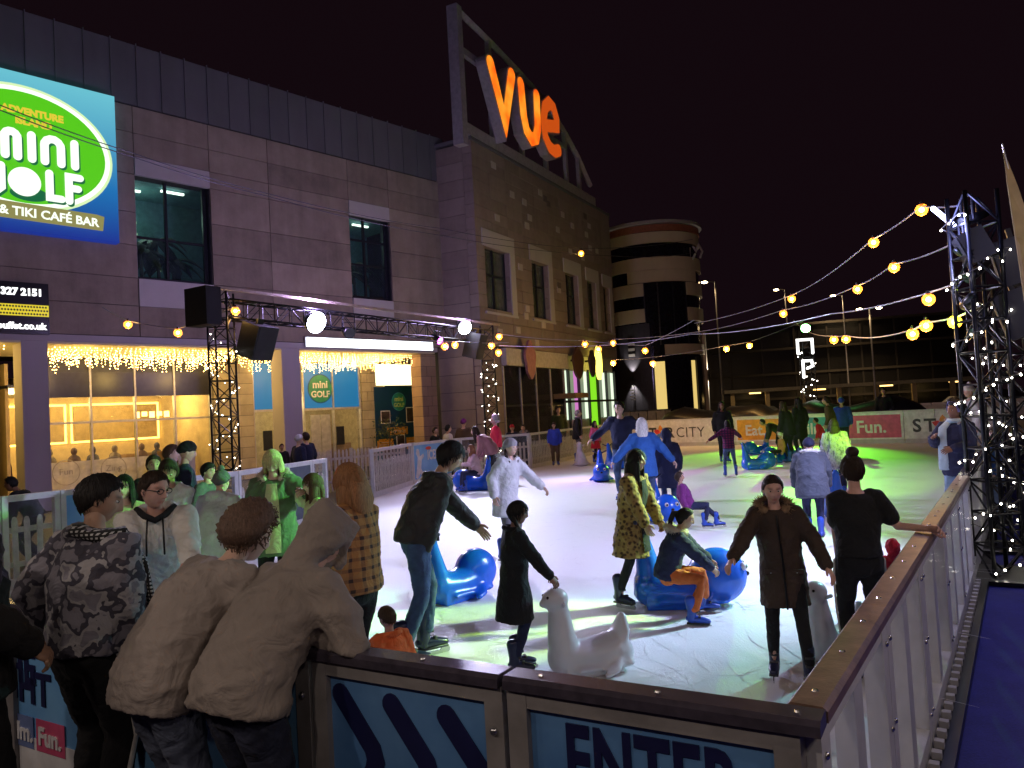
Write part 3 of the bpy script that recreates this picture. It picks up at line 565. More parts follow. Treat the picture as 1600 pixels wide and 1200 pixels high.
sign_word([[(-.66, zt2-.05), (-.9, zt2-.03), (-.98, zt2-.3), (-.86, zt2-.48), (-.64, zt2-.42)], [(-.56, zt2), (-.56, zb2+.1), (-.68, zb2-.02), (-.92, zb2-.02)], [(.62, zt2), (.62, zb2), (.92, zb2)], [(1.12, zb2-.02), (1.12, zt2), (1.42, zt2)], [(1.14, zt2-.33), (1.36, zt2-.33)]], .20)
flat('golf_hole', ell(0, 0, .48, .2, 30), E_dk, sg, FA, .12, D1, 8.74, .02); flat('golf_ball', ell(0, 0, .40, .40, 36), E_w, sg, FA, .0, D1+.025, 9.06, .04)
flat('plank', [(-2.2, .03), (1.95, -.02), (2.0, .4), (1.8, .44), (-2.2, .5)], E_tan, sg, FA, .05, D1+.02, 7.98, .04); text('lettering', '& TIKI CAF\u00c9 BAR', .34, E_w, sg, FA, 1.88, D1+.065, 8.06, .008, .008, 'RIGHT', rot=-.015)
ld = thing('led_board', FA.w(-.5, .1, 4.85), 'black LED board with white phone number above yellow strip', 'sign'); box('board', mat('led_black', (.004, .004, .006), .3), ld, FA, -3.2, .57, .0, .2, 4.84, 6.28)
E_led = emit('led_white', (1, 1, 1), 2.0); text('lettering', '0121 327 2151', .27, E_led, ld, FA, .42, .203, 5.92, .004, .012, 'RIGHT'); text('lettering', 'zingbuffet.co.uk', .25, E_led, ld, FA, .48, .203, 4.98, .004, .010, 'RIGHT')
box('yellow_strip', emit('led_yellow', (.75, .62, .02), 1.0), ld, FA, -3.1, .56, .2, .206, 5.34, 5.66)
for k in range(60): flat('pattern_dot', ell(0, 0, .028, .03, 7), mat('led_black', (0, 0, 0)), ld, FA, -.9+(k % 20)*.073+.03*(k//20 % 2), .207, 5.4+.1*(k//20), .002)
# icicle light curtains under the soffit
E_ic = emit('warm_led', (1, .60, .18), 26); M_wire = mat('light_wire', (.1, .09, .07), .6)
def curtain(s0, s1, lab, seed):
    rg = random.Random(seed); th = thing('icicle_lights', FA.w((s0+s1)/2, -.6, 4.6), lab, 'lights', 'warm icicle lights under the arcade'); wi = MB(); bu = MB()
    for row, d in enumerate((-.45, -1.1, -1.8, -2.5, -3.2, -3.8)):
        s = s0
        while s < s1:
            L = rg.choice((.12, .25, .42, .55))+rg.uniform(-.05, .05); wi.tube([FA.w(s, d, 4.62), FA.w(s, d, 4.62-L)], .0025, 3, None, 0, False)
            z = 4.56
            while z > 4.6-L: bu.ball(FA.w(s+rg.uniform(-.03, .03), d+rg.uniform(-.03, .03), z), rg.uniform(.009, .016), 5); z -= rg.uniform(.07, .12)
            s += rg.uniform(.10, .18)
    wi.build('wires', M_wire, th); tag(bu.build('bulbs', E_ic, th), kind='stuff')
    n = max(2, int((s1-s0)/2))
    for k in range(n): lamp('curtain_glow', 'POINT', FA.w(s0+(k+.5)*(s1-s0)/n, -1.6, 4.0), 75, (1, .64, .15), th, shadow_soft_size=.25)
curtain(-4.0, -.4, 'warm icicle lights at the far end beside the LED board', 1); curtain(.9, 7.8, 'warm icicle lights above the restaurant window', 2); curtain(8.8, 14.6, 'warm icicle lights above the blue mini golf windows', 3)
fs = thing('fascia_light', FA.w(11, .2, 4.7), 'long white glowing light box on the arcade fascia', 'light'); box('housing', M_alu, fs, FA, 8.9, 15.1, .05, .12, 4.72, 5.12); box('diffuser', emit('cool_diffuser', (.85, .92, 1), 5), fs, FA, 8.95, 15.05, .12, .16, 4.75, 5.08)

# ------------------------------------------------------------------ cinema block
M_vue = stone('cinema_stone', (.27, .215, .19), .18, 2.0, .25); M_acc = stone('accent_pale', (.5, .45, .42), .1); M_accd = stone('accent_dark', (.14, .11, .10), .1)
cb = thing('cinema_building', FV.w(8, 0, GZ), 'tall stone cinema block with pale window surrounds and roof sign', 'building')
vw = [(.72, 2.93, 6.45, 9.2), (5.24, 7.05, 6.5, 9.25), (9.24, 10.83, 6.5, 9.2), (12.24, 13.45, 6.5, 9.15), (14.75, 15.6, 6.5, 9.1)]
zs = [4.85, 6.4, 9.25, 13.65]; edges = [0] + [e for w in vw for e in (w[0], w[1])] + [16.4]
rowsv = np.arange(4.85, 13.7, .55)
box('core_wall', M_joint, cb, FV, .05, 16.4, -2.2, -.45, GZ, 13.6); box('rear_block', M_joint, cb, FV, 3.0, 16.3, -14, -2.21, GZ, 13.5)
for z0, z1 in zip(rowsv[:-1], rowsv[1:]):      # stone courses, cut at the window openings
    segs = [(0, 16.4)]
    if 6.3 < (z0+z1)/2 < 9.35:
        segs = [(edges[i], edges[i+1]) for i in range(0, len(edges), 2)]
    for a, b_ in segs:
        n = max(1, round((b_-a)/1.5)); L = (b_-a)/n
        for k in range(n): box('stone_block', M_vue, cb, FV, a+k*L+.01, a+(k+1)*L-.01, -.44, random.uniform(-.008, .008), z0+.01, z1-.01)
for k in range(18): box('stone_block', M_vue, cb, FV, -.0, .04, -2.2, -.45, GZ+k*.76+.01, GZ+(k+1)*.76-.01)
for k in range(46):
    s, z = random.uniform(.4, 15.8), random.uniform(5.0, 13.0)
    if any(w[0]-.5 < s < w[1]+.6 and w[2]-.4 < z < w[3]+1 for w in vw): continue
    box('accent_stone', M_acc if random.random() < .72 else M_accd, cb, FV, s, s+.42, -.2, .03, z, z+.30)
box('coping', M_clad, cb, FV, -.05, 16.45, -2.3, .06, 13.66, 13.8)
M_vg = glass('cinema_glass', (.12, .16, .16), .05, .45); M_vroom = mat('cinema_room', (.25, .27, .22), .8)
for i, (s0, s1, z0, z1) in enumerate(vw):
    w = box('window_surround', M_lint, cb, FV, s0-.22, s1+.5, -.05, .05, z1+.02, z1+.75); box('jamb', M_lint, w, FV, s1+.02, s1+.5, -.05, .05, z0-.1, z1+.018); box('sill', M_lint, w, FV, s0-.22, s1+.5, -.05, .09, z0-.2, z0-.102)
    mid = (s0+s1)/2
    for a, b_ in ((s0, s0+.07), (mid-.05, mid+.05), (s1-.07, s1)): box('mullion', M_dark, w, FV, a, b_, -.35, -.24, z0, z1)
    zt_ = z0+(z1-z0)*.58; box('transom', M_dark, w, FV, s0+.07, mid-.05, -.34, -.26, zt_-.04, zt_+.04); box('transom', M_dark, w, FV, mid+.05, s1-.07, -.34, -.26, zt_-.04, zt_+.04)
    for a, b_ in ((s0+.07, mid-.05), (mid+.05, s1-.07)):
        for c_, d_ in ((z0, zt_-.04), (zt_+.04, z1)): box('pane', M_vg, w, FV, a, b_, -.31, -.30, c_, d_)
        box('blind', mat('pale_blind', (.35, .36, .28), .8), w, FV, a+.02, b_-.02, -.42, -.40, z0+.05, z1-.02)
# ground floor of the cinema: fascia, dark glazing, bright entrance
box('shop_fascia', mat('cream_fascia', (.5, .47, .42), .6), cb, FV, 1.7, 8.4, -.02, .25, 4.03, 4.8); 
gl = box('dark_shopfront', M_dark, cb, FV, 1.7, 8.5, -.3, -.05, GZ, 4.02)
for k in range(5): box('mullion', M_frame, gl, FV, 1.75+k*1.62, 1.82+k*1.62, -.04, .03, GZ, 4.02); 
for k in range(4):
    for a, b_ in ((GZ, 2.2), (2.28, 4.0)): box('pane', glass('dark_glass', (.03, .03, .04), .04, .8), gl, FV, 1.83+k*1.62, 3.36+k*1.62, -.03, -.02, a+.02, b_)
    box('curtain', mat('grey_curtain', (.3, .28, .25), .8), gl, FV, 2.2+k*1.62, 2.9+k*1.62, -.048, -.04, .2, 2.0)
for k in range(6): box('stone_block', M_vue, cb, FV, .05, 1.68, -.44, 0, GZ+k*.82+.01, GZ+(k+1)*.82-.01)
en = box('entrance_screen', M_frame, cb, FV, 8.6, 16.2, -.4, -.3, GZ, 4.85)
ent_c = [('entrance_white', (.8, .95, .7), 1.2), ('entrance_pink', (.8, .25, .7), .8), ('entrance_white2', (.6, .75, .5), .35), ('entrance_dark', (.02, .03, .02), .2), ('entrance_lime', (.25, .8, .02), 1.0), ('entrance_dark', (.02, .03, .02), .2), ('entrance_white2', (.6, .75, .5), .35), ('entrance_white', (.8, .95, .7), 1.2)]
for k in range(16):
    nm, c, e = ent_c[(k*5+k//3) % 8] if k not in (3, 8, 9) else (ent_c[1] if k == 3 else ent_c[4]); s = 8.75+k*.46
    box('light_stripe', emit(nm, c, e), en, FV, s, s+.30, -.28, -.2, .3 if k in (3, 8, 9) else 1.4, 4.0)
    if k % 3 == 0: box('mullion', M_dark, en, FV, s+.36, s+.42, -.2, -.08, GZ, 4.1)
box('transom', M_dark, en, FV, 8.7, 16.1, -.19, -.1, 2.3, 2.42)
box('canopy', mat('brown_canopy', (.2, .14, .08), .6), cb, FV, 6.9, 8.55, 0, 1.2, 2.5, 2.75)
for (x, y, nm, lab, mm, rx, rz) in ((828, 562, 'hanging_sign', 'dull pink rounded sign hung on the cinema shopfront', mat('dusty_pink', (.35, .16, .17), .6), .5, .85), (903, 567, 'hanging_sign', 'brown lobed sign above the bright entrance', mat('brown_sign', (.1, .05, .03), .5), .65, .8), (925, 568, 'hanging_sign', 'dark lobed sign next to the glowing yellow one', mat('dark_sign', (.07, .04, .03), .5), .4, .7), (935, 567, 'lit_oval_sign', 'glowing yellow oval sign above the lime entrance', emit('yellow_sign', (1, .8, .12), 3.0), .42, .95)):
    s, z = FV.px(x, y, .4); q = MB(); n = 26; poly = [(rx*math.cos(2*math.pi*i/n)*(1+.12*math.sin(5*2*math.pi*i/n)*(nm == 'hanging_sign')), rz*math.sin(2*math.pi*i/n)*(1+.08*math.cos(4*2*math.pi*i/n)*(nm == 'hanging_sign'))) for i in range(n)]
    th = thing(nm, FV.w(s, .3, z), lab, 'sign'); flat('sign_face', poly, mm, th, FV, s, .35, z, .12); box('bracket', M_dark, th, FV, s-.05, s+.05, .0, .35, z+.1, z+.2)
# roof sign: steel frame and three lit letters
rsn = thing('roof_sign', FV.w(6, -.2, 13.8), 'orange lit rounded letters in a grey steel roof frame', 'sign')
M_steel = mat('painted_steel', (.42, .39, .42), .5, .2)
box('end_post', M_steel, rsn, FV, -.66, -.25, -.45, .05, 13.3, 19.3); box('bottom_rail', M_steel, rsn, FV, -.25, 14.2, -.35, .05, 13.82, 14.3)
top = [(-.25, 19.2), (2.5, 18.95), (5.1, 18.62), (7.8, 18.2), (9.3, 17.7), (10.6, 17.15), (12.2, 16.3), (13.9, 15.05)]
for (a, za), (b_, zb_) in zip(top[:-1], top[1:]): q = MB(); q.tube([FV.w(a, -.15, za), FV.w(b_, -.15, zb_)], .17, 4); q.build('top_rail', M_steel, rsn)
for s, zt_ in ((2.3, 18.9), (5.2, 18.5), (7.9, 18.1), (10.5, 17.1), (12.3, 16.2)): box('upright', M_steel, rsn, FV, s-.12, s+.12, -.25, -.05, 14.3, zt_)
box('cross_rail', M_steel, rsn, FV, -.25, 1.3, -.25, -.05, 17.35, 17.65); box('cross_rail', M_steel, rsn, FV, 7.9, 10.6, -.25, -.05, 16.2, 16.4)
m_vl, nt, b = _nodes('letter_orange'); tc = nt.nodes.new('ShaderNodeTexCoord'); nf = _noise(nt, tc.outputs['Object'], .55, 3); b.inputs['Base Color'].default_value = (.1, .03, .01, 1)
nt.links.new(_ramp(nt, nf, [(.38, (.85, .10, .006)), (.5, (1, .24, .012)), (.62, (1, .36, .03))]), b.inputs['Emission Color']); b.inputs['Emission Strength'].default_value = 1.15
m_v2 = emit('letter_orange_dim', (.75, .10, .008), .75)
ue = [(4.0, 17.35), (4.12, 15.9), (4.35, 15.25), (4.85, 14.95), (5.35, 15.15), (5.6, 15.7), (5.68, 17.35)]
ee = [(6.75, 16.2), (7.9, 16.5), (7.95, 16.95), (7.65, 17.4), (7.15, 17.5), (6.6, 17.1), (6.3, 16.3), (6.45, 15.55), (6.95, 15.15), (7.5, 15.1), (8.0, 15.3)]
for nm, pth, mm in (('V', [(1.1, 17.25), (2.2, 14.95), (3.1, 17.45)], m_vl), ('U', ue, m_vl), ('E', ee, m_v2)):
    lt = flat('letter_body', stroke(pth, .78), M_steel, rsn, FV, 0, .06, 0, .5); flat('letter_face', stroke(pth, .62), mm, lt, FV, 0, .57, 0, .03)
lamp('letter_glow', 'AREA', FV.w(4.5, 1.1, 16.2), 30, (1, .3, .03), rsn, aim=FV.w(4.5, 6, 14.5), shape='RECTANGLE', size=6, size_y=2)

# ------------------------------------------------------------------ round corner tower block
RC = np.array([10.6, 56.0]); RR = 3.55
def drum(name, z0, z1, r, m, parent, a0=0, a1=360, n=56, d=.25):
    q = MB(); A = np.radians(np.linspace(a0, a1, max(3, int(n*(a1-a0)/360))+1)); V = []
    for a in A:
        for rr_, z in ((r, z0), (r, z1), (r-d, z1), (r-d, z0)): V.append((RC[0]+rr_*math.sin(a), RC[1]-rr_*math.cos(a), z))
    Fc = []
    for i in range(len(A)-1):
        for j in range(4): Fc.append((4*i+j, 4*(i+1)+j, 4*(i+1)+(j+1) % 4, 4*i+(j+1) % 4))
    Fc += [(0, 1, 2, 3), (4*len(A)-1, 4*len(A)-2, 4*len(A)-3, 4*len(A)-4)]
    q.add(V, Fc); return q.build(name, m, parent, False)
rb = thing('round_building', (RC[0], RC[1], GZ), 'round corner building with cream bands and red brown roof rim', 'building')
M_crm = stone('cream_band', (.72, .60, .42), .08, .7, .05); M_bwd = mat('band_glass', (.012, .012, .02), .12, var=.3); M_rust = mat('rust_rim', (.38, .13, .07), .6)
zb_ = lambda y: float(DP(1010, y, 52.6)[2])
drum('core', GZ, zb_(362), RR-.15, M_bwd, rb, d=.3); drum('roof_rim', zb_(362), zb_(352), RR+.05, M_rust, rb, d=3); drum('roof_edge', zb_(350.5), zb_(346), RR+.25, M_lint, rb, d=3.5)
for y0, y1, a0, a1 in ((363, 380, -95, 95), (402, 422, -95, 95), (422.5, 441, -38, 50), (442, 462, -95, -20), (442, 462, 32, 95), (482, 503, -95, -20), (482, 503, 32, 95), (540, 556, 0, 95)): drum('cream_band', zb_(y1), zb_(y0), RR, M_crm, rb, a0, a1, d=.2)
for a in (-20, -4, 14, 32): drum('mullion', zb_(540), zb_(442), RR-.1, M_dark, rb, a-.8, a+.8)
drum('dark_pier', GZ, zb_(505), RR-.02, mat('dark_render', (.06, .055, .075), .6), rb, -62, -16); drum('white_column', GZ, zb_(520), RR+.06, M_crm, rb, 66, 76)
for y in (533, 542, 551): drum('pale_slot', zb_(y+4), zb_(y), RR+.02, M_lint, rb, -42, -34, d=.1)
E_ent = emit('warm_doorway', (1, .72, .22), .8)
drum('doorway_glow', GZ, zb_(566), RR-.12, E_ent, rb, -13, -1, d=.06); drum('doorway_glow', GZ, zb_(566), RR-.12, E_ent, rb, 34, 40, d=.06); drum('door_frame', GZ, zb_(560), RR-.02, M_dark, rb, -15, -13); drum('door_frame', GZ, zb_(560), RR-.02, M_dark, rb, 41, 46)
ft_ = Frame((RC[0]+(RR+.03)*math.sin(math.radians(46)), RC[1]-(RR+.03)*math.cos(math.radians(46))), 90+46)
for k_, pth in enumerate(([(-.9, .2), (-.7, .6), (-.45, .2), (-.6, -.2), (-.85, 0)], [(-.2, .5), (-.25, -.2), (0, -.3), (.2, 0)], [(.1, .55), (.3, .2), (.55, .6), (.8, .1), (.6, -.3)])): flat('script_sign', stroke(pth, .13), M_lint, rb, ft_, 0, .02+.01*k_, zb_(398), .06)
for a, lab in ((-38, 'up and down wall light on the dark pier of the round building'), (71, 'up and down wall light on the pale column of the round building')):
    r_ = RR+.22; p = (RC[0]+r_*math.sin(math.radians(a)), RC[1]-r_*math.cos(math.radians(a))); z = zb_(590); th = thing('wall_light', (p[0], p[1], z), lab, 'lamp', 'wall lights on the round building'); q = MB(); q.tube([(p[0], p[1], z-.14), (p[0], p[1], z+.14)], .11, 12, None, 0, False); q.build('lamp_body', M_black, th)
    for s_, nm in ((1, 'up'), (-1, 'down')): lamp('beam', 'SPOT', (p[0], p[1], z+.17*s_), 300, (1, .93, .8), th, aim=(p[0]-.05*math.sin(math.radians(a)), p[1]+.05, z+2*s_), spot_size=math.radians(75), spot_blend=.6, shadow_soft_size=.03)
q = MB()
pn_ = Frame((RC[0]+(RR+.02)*math.sin(math.radians(-38)), RC[1]-(RR+.02)*math.cos(math.radians(-38))), 90-38); sgn = thing('menu_sign', pn_.w(0, 0, zb_(625)), 'small white lettered sign under the wall light', 'sign')
for k, (w_, z) in enumerate(((.35, 601), (.8, 607), (.55, 612), (.9, 617), (.7, 622))): box('white_line', M_wp, sgn, pn_, -w_/2, w_/2, .02, .05, zb_(z+2.6), zb_(z))

# ------------------------------------------------------------------ dark office block, car park and street lamps far off
FD = frame2((13, 78), (62, 66)); ob = thing('office_block', FD.w(20, 0, GZ), 'unlit dark glass office block beyond the far barrier', 'building')
M_off = mat('office_glass', (.008, .008, .01), .3, var=.4); M_offl = mat('office_ledge', (.035, .03, .028), .6)
box('glass_wall', M_off, ob, FD, 0, 30, -12, 0, GZ, 9.0)
for z in (1.8, 4.2, 6.6, 8.9): box('floor_ledge', M_offl, ob, FD, 0, 30, .0, .3, z, z+.22)
for k in range(11): box('mullion', mat('office_mullion', (.014, .012, .014), .5), ob, FD, k*3-.08, k*3+.08, .0, .12, GZ, 9.0)
for k in range(9): box('lit_window', emit('office_glow', (1, .8, .5), .25), ob, FD, random.uniform(2, 27), 0, .01, .05, 0, 0) if False else None
cpk = thing('parking_deck', FD.w(12, 3, GZ), 'low parking deck with warm lit columns in the distance', 'parking deck')
box('deck_slab', mat('deck_concrete', (.2, .19, .18), .8), cpk, FD, 8, 34, 1.5, 7, 2.6, 2.9)
for k in range(9): box('column', mat('deck_column', (.5, .4, .25), .8), cpk, FD, 8.5+k*3, 8.85+k*3, 6.4, 6.8, GZ, 2.6); 
for k in range(4): box('lamp_strip', emit('sodium_strip', (1, .62, .18), 4), cpk, FD, 10.2+k*5.5, 11.2+k*5.5, 5.6, 5.9, 2.48, 2.59); lamp('deck_lamp', 'POINT', FD.w(10.7+k*5.5, 6.3, 2.2), 14, (1, .62, .2), cpk, shadow_soft_size=.2)
for k in range(5):
    q = thing('parked_car', FD.w(6+k*5.2, 9, GZ), ORD[k]+' parked car of the row on the distant car park', 'car', 'cars on the far car park'); f_ = Frame(FD.w(6+k*5.2, 9, 0)[:2], FD.az)
    mb = MB(); mb.prism([(-2.1, .25), (2.1, .25), (2.15, .75), (1.3, .92), (.7, 1.42), (-.9, 1.45), (-1.5, .98), (-2.1, .85)], -.85, .85, 0); put('car_body', mb.mesh('car_body', mat('car_paint%d' % (k % 3), ((.1, .1, .11), (.25, .25, .26), (.06, .02, .02))[k % 3], .3, .4)), q, f_.mat(0, 0, GZ))
    for sx in (-1.35, 1.35):
        for sy in (-.86, .86): w_ = MB(); w_.tube([(sx, sy-.09, .32), (sx, sy+.09, .32)], .32, 12, None, 0, False); put('wheel', w_.mesh('wheel', M_black), q, f_.mat(0, 0, GZ))
    for sy in (-.6, .6): hl = MB(); hl.box((-2.12, sy, .68), (.06, .3, .12)); put('headlight', hl.mesh('headlight', emit('car_light', (1, .85, .55), 6 if k % 2 else 1)), q, f_.mat(0, 0, GZ))
def street_lamp(x, y_top, y_base, D, lab, double=False):
    top_ = DP(x, y_top, D); th = thing('street_lamp', (top_[0], top_[1], GZ), lab, 'street lamp', 'street lamps beyond the rink'); q = MB(); q.tube([(top_[0], top_[1], GZ), (top_[0], top_[1], top_[2])], [.09, .06], 8, None, 0, False); q.build('pole', M_alu, th)
    for sx in ((-1, 1) if double else (-1,)):
        q = MB(); q.tube([(top_[0], top_[1], top_[2]-.05), (top_[0]+sx*.7, top_[1], top_[2]+.08)], .04, 6); q.build('arm', M_alu, th); q = MB(); q.box((top_[0]+sx*.85, top_[1], top_[2]+.08), (.7, .3, .12)); q.build('lamp_head', M_black, th)
        q = MB(); q.ball((top_[0]+sx*.85, top_[1], top_[2]-.0), (.26, .2, .10), 10); q.build('lens', emit('street_lens', (1, .72, .36), 30), th)
        lamp('street_light', 'SPOT', (top_[0]+sx*.85, top_[1], top_[2]-.15), 1500, (1, .66, .3), th, aim=(top_[0]+sx*.85, top_[1], 0), spot_size=2.4, spot_blend=.5, shadow_soft_size=.15)
street_lamp(1117, 440, 510, 62, 'tall street lamp beside the round building'); street_lamp(1226, 452, 512, 75, 'small street lamp peeping over the festoon lights', ); street_lamp(1316, 461, 512, 72, 'street lamp between the middle festoon bulbs'); street_lamp(1358, 482, 530, 66, 'twin headed street lamp above the dark office block', True)
wl = thing('low_wall', (12, 43, GZ), 'long pale low wall behind the far barrier', 'wall'); fw = frame2((4, 46), (34, 24)); box('wall_face', mat('pale_wall', (.4, .38, .36), .8), wl, fw, 0, fw.len, -.3, 0, GZ, 1.25)
for k in range(14): box('coping_stone', M_lint, wl, fw, k*fw.len/14+.02, (k+1)*fw.len/14-.02, -.35, .05, 1.252, 1.34)
tp = thing('covered_plant', FX.w(6, -1.6, GZ), 'black tarpaulin covered equipment behind the far barrier', 'tarpaulin'); q = MB()
for k in range(24):
    pass
pts_ = [FX.w(1.5+k*.62, -1.5, 1.05+.16*math.sin(k*1.3)+.08*math.sin(k*2.9)) for k in range(18)]; q.tube(pts_, [(.9, .55)]*18, 12, (FX.n[0], FX.n[1], 0)); q.build('tarpaulin', mat('black_tarp', (.012, .012, .016), .35, bump=.6, bscale=4), tp, True); box('pallet', M_black, tp, FX, 1.5, 12, -2.2, -.9, GZ, .6)
for k, (x, w_) in enumerate(((962, .9), (985, 1.0), (1012, 1.0))):
    s = FX.px(x, 640, -3)[0]; th = thing('grey_cabinet', FX.w(s, -3, GZ), ['grey cabinet block at the left of the far barrier', 'middle grey cabinet block behind the far barrier', 'grey cabinet block next to the tarpaulin'][k], 'cabinet', 'cabinets behind the far barrier'); box('cabinet_body', mat('cabinet_grey', (.2, .19, .2), .6), th, FX, s, s+w_, -3.6, -3, GZ, 1.65); box('lid', M_dark, th, FX, s-.03, s+w_+.03, -3.65, -2.96, 1.652, 1.7); box('door_line', M_dark, th, FX, s+w_*.48, s+w_*.52, -2.998, -2.98, .1, 1.55)
# ------------------------------------------------------------------ lighting gantries
def lattice(th, p0, p1, w, n, side=None, m=None, r=.024):
    m = m or M_black; p0 = np.array(p0, float); p1 = np.array(p1, float); t = p1-p0; L = np.linalg.norm(t); t /= L
    h = np.array([0, 0, 1.0]) if abs(t[2]) < .9 else np.array([1.0, 0, 0]) if side is None else np.array(side, float)
    x = np.cross(h, t); x /= np.linalg.norm(x); y = np.cross(t, x); C = [x*w/2+y*w/2, -x*w/2+y*w/2, -x*w/2-y*w/2, x*w/2-y*w/2]
    for c in C: MB().tube([p0+c, p1+c], r, 8, None, 0, False).build('chord', m, th, True)
    br = MB()
    for k in range(n):
        a, b_ = p0+t*L*k/n, p0+t*L*(k+1)/n
        for j in range(4):
            c0, c1 = C[j], C[(j+1) % 4]; (br.tube([a+c0, b_+c1], r*.5, 5, None, 0, False) if (k+j) % 2 else br.tube([a+c1, b_+c0], r*.5, 5, None, 0, False))
        for j in range(4): br.tube([a+C[j], a+C[(j+1) % 4]], r*.5, 5, None, 0, False)
    br.build('bracing', m, th)
def fairy(base, h, w, turns, lab, n=60, r=.010, k=26, z0=.1):
    th = thing('fairy_lights', base, lab, 'lights', 'fairy lights wound round the towers'); P = []
    for i in range(n):
        u = i/(n-1); a = turns*4*u; q = a % 4; s = q % 1; c = [(-1, -1), (1, -1), (1, 1), (-1, 1)]; i0 = int(q) % 4; A, B = np.array(c[i0]), np.array(c[(i0+1) % 4]); xy = (A+(B-A)*s)*(w/2+.03)+np.array([random.uniform(-.03, .03), random.uniform(-.03, .03)])
        P.append((base[0]+xy[0], base[1]+xy[1], z0+base[2]+h*u+random.uniform(-.05, .05)))
    MB().tube(P, .004, 4, None, 0, False).build('wire', M_wire, th)
    b_ = MB()
    for p in P: b_.ball((p[0], p[1], p[2]-.02), r*random.uniform(.8, 1.25), 6)
    tag(b_.build('bulbs', emit('cool_led', (1, .93, .8), k), th), kind='stuff')
def par_can(pos, aim, lab, color, energy, cone, blend=.5, r=.13, glow=None, cat='stage light', soft=.12, lens_k=40, spill=0):
    pos = np.array(pos, float); aim = np.array(aim, float); th = thing('stage_light', pos, lab, cat, 'stage lights on the gantries'); t = aim-pos; t /= np.linalg.norm(t)
    q = MB(); q.tube([pos-t*.28, pos-t*.1, pos+t*.06], [r*.55, r*.9, r], 14, None, 0, False); q.build('housing', M_black, th, True)
    u = np.cross(t, (0, 0, 1)); u /= np.linalg.norm(u); q = MB(); q.tube([pos+u*(r+.03), pos+u*(r+.03)+np.array([0, 0, .26]), pos-u*(r+.03)+np.array([0, 0, .26]), pos-u*(r+.03)], .014, 6); q.build('yoke', M_black, th)
    q = MB(); q.tube([pos+t*.062, pos+t*.075], r*.93, 16, None, 0, False); q.build('lens', emit('lens_%s' % lab[:18].replace(' ', '_'), glow or color, lens_k), th)
    lamp('beam', 'SPOT', pos+t*.1, energy, color, th, aim=aim, spot_size=math.radians(cone), spot_blend=blend, shadow_soft_size=soft)
    if spill: lamp('side_spill', 'POINT', pos+np.array([0, 0, .5]), spill, (.60, .44, 1.0), th, shadow_soft_size=.25)
    return th
def speaker(c, az, tilt, size, lab):
    th = thing('loudspeaker', c, lab, 'loudspeaker', 'loudspeakers hung on the gantries'); M_ = Matrix.Translation(Vector([float(x) for x in c])) @ Matrix.Rotation(-math.radians(az), 4, 'Z') @ Matrix.Rotation(tilt, 4, 'X')
    w, d, h = size; q = MB(); q.prism([(-w/2, -h/2), (w/2, -h/2), (w/2, h/2), (-w/2, h/2)], -d/2, d/2); put('cabinet', q.mesh('cabinet', mat('speaker_black', (.012, .012, .016), .55)), th, M_)
    g = MB(); g.box((0, d/2+.008, 0), (w*.9, .012, h*.92)); put('grille', g.mesh('grille', mat('speaker_grille', (.02, .02, .026), .8, bump=.5, bscale=200)), th, M_); b_ = MB(); b_.box((0, -d*.1, h/2+.06), (w*.3, .05, .12)); put('bracket', b_.mesh('bracket', M_black), th, M_)
T1 = np.array([-6.2, 16.5, GZ]); T2 = np.array([-.75, 25.6, GZ]); FGa = frame2(T1, T2); BZ = 4.85
lg = thing('light_gantry', T1, 'black lattice lighting gantry standing along the arcade side of the rink', 'gantry')
lattice(lg, T1, (T1[0], T1[1], BZ), .42, 13); lattice(lg, T2, (T2[0], T2[1], BZ), .42, 13); lattice(lg, (T1[0], T1[1], BZ-.35), (T2[0], T2[1], BZ-.35), .4, 24)
box('black_drape', mat('drape_black', (.012, .01, .02), .7), lg, FGa, -.62, -.25, -.35, .35, BZ-.75, BZ+.05); box('top_truss_rail', mat('warm_truss_rail', (.45, .36, .3), .4, .4), lg, FGa, -.25, FGa.len+.45, .20, .26, BZ+.03, BZ+.09)
for s in (0, FGa.len): box('base_plate', M_black, lg, FGa, s-.4, s+.4, -.4, .4, GZ, GZ+.04)
fairy(T1, 4.1, .42, 5, 'fairy lights wound up the gantry tower beside the restaurant', 64); fairy(T2, 3.9, .42, 7, 'fairy lights wound up the gantry tower by the cinema corner', 64, .013)
def ong(x, y, d=.3): s, z = FGa.px(x, y, d); return FGa.w(s, d, z)
RINK = FR.w(9, -6, 0)
par_can(ong(492, 503), FR.w(9.5, -3.0, 0), 'dazzling blue white flood light on the gantry above the arcade', (.66, .68, 1.0), 2400, 92, .8, .28, (.75, .8, 1), lens_k=60, spill=720)
par_can(ong(725, 511), FR.w(13, -5.5, 0), 'smaller white flood light near the cinema end of the gantry', (.72, .72, 1.0), 2600, 100, .8, .23, (.85, .88, 1), lens_k=50, spill=430)
par_can(ong(685, 531), FR.w(16, -7, 0), 'magenta stage light beside the white fascia glow', (.9, .12, 1.0), 900, 50, .5, .12, lens_k=8)
par_can(ong(545, 520), FR.w(8, -3, 0), 'unlit round stage light under the gantry beam', (.5, .5, 1.0), 0, 40, .5, .15, (.02, .02, .03), lens_k=.1)
for (x, y, w_, h_, tl, lab) in ((402, 533, .62, .75, .35, 'black tilted loudspeaker under the gantry near the restaurant'), (742, 540, .5, .8, .3, 'narrow black loudspeaker at the cinema end of the gantry')):
    speaker(ong(x, y, .35), 115, -tl, (w_, .5, h_), lab)
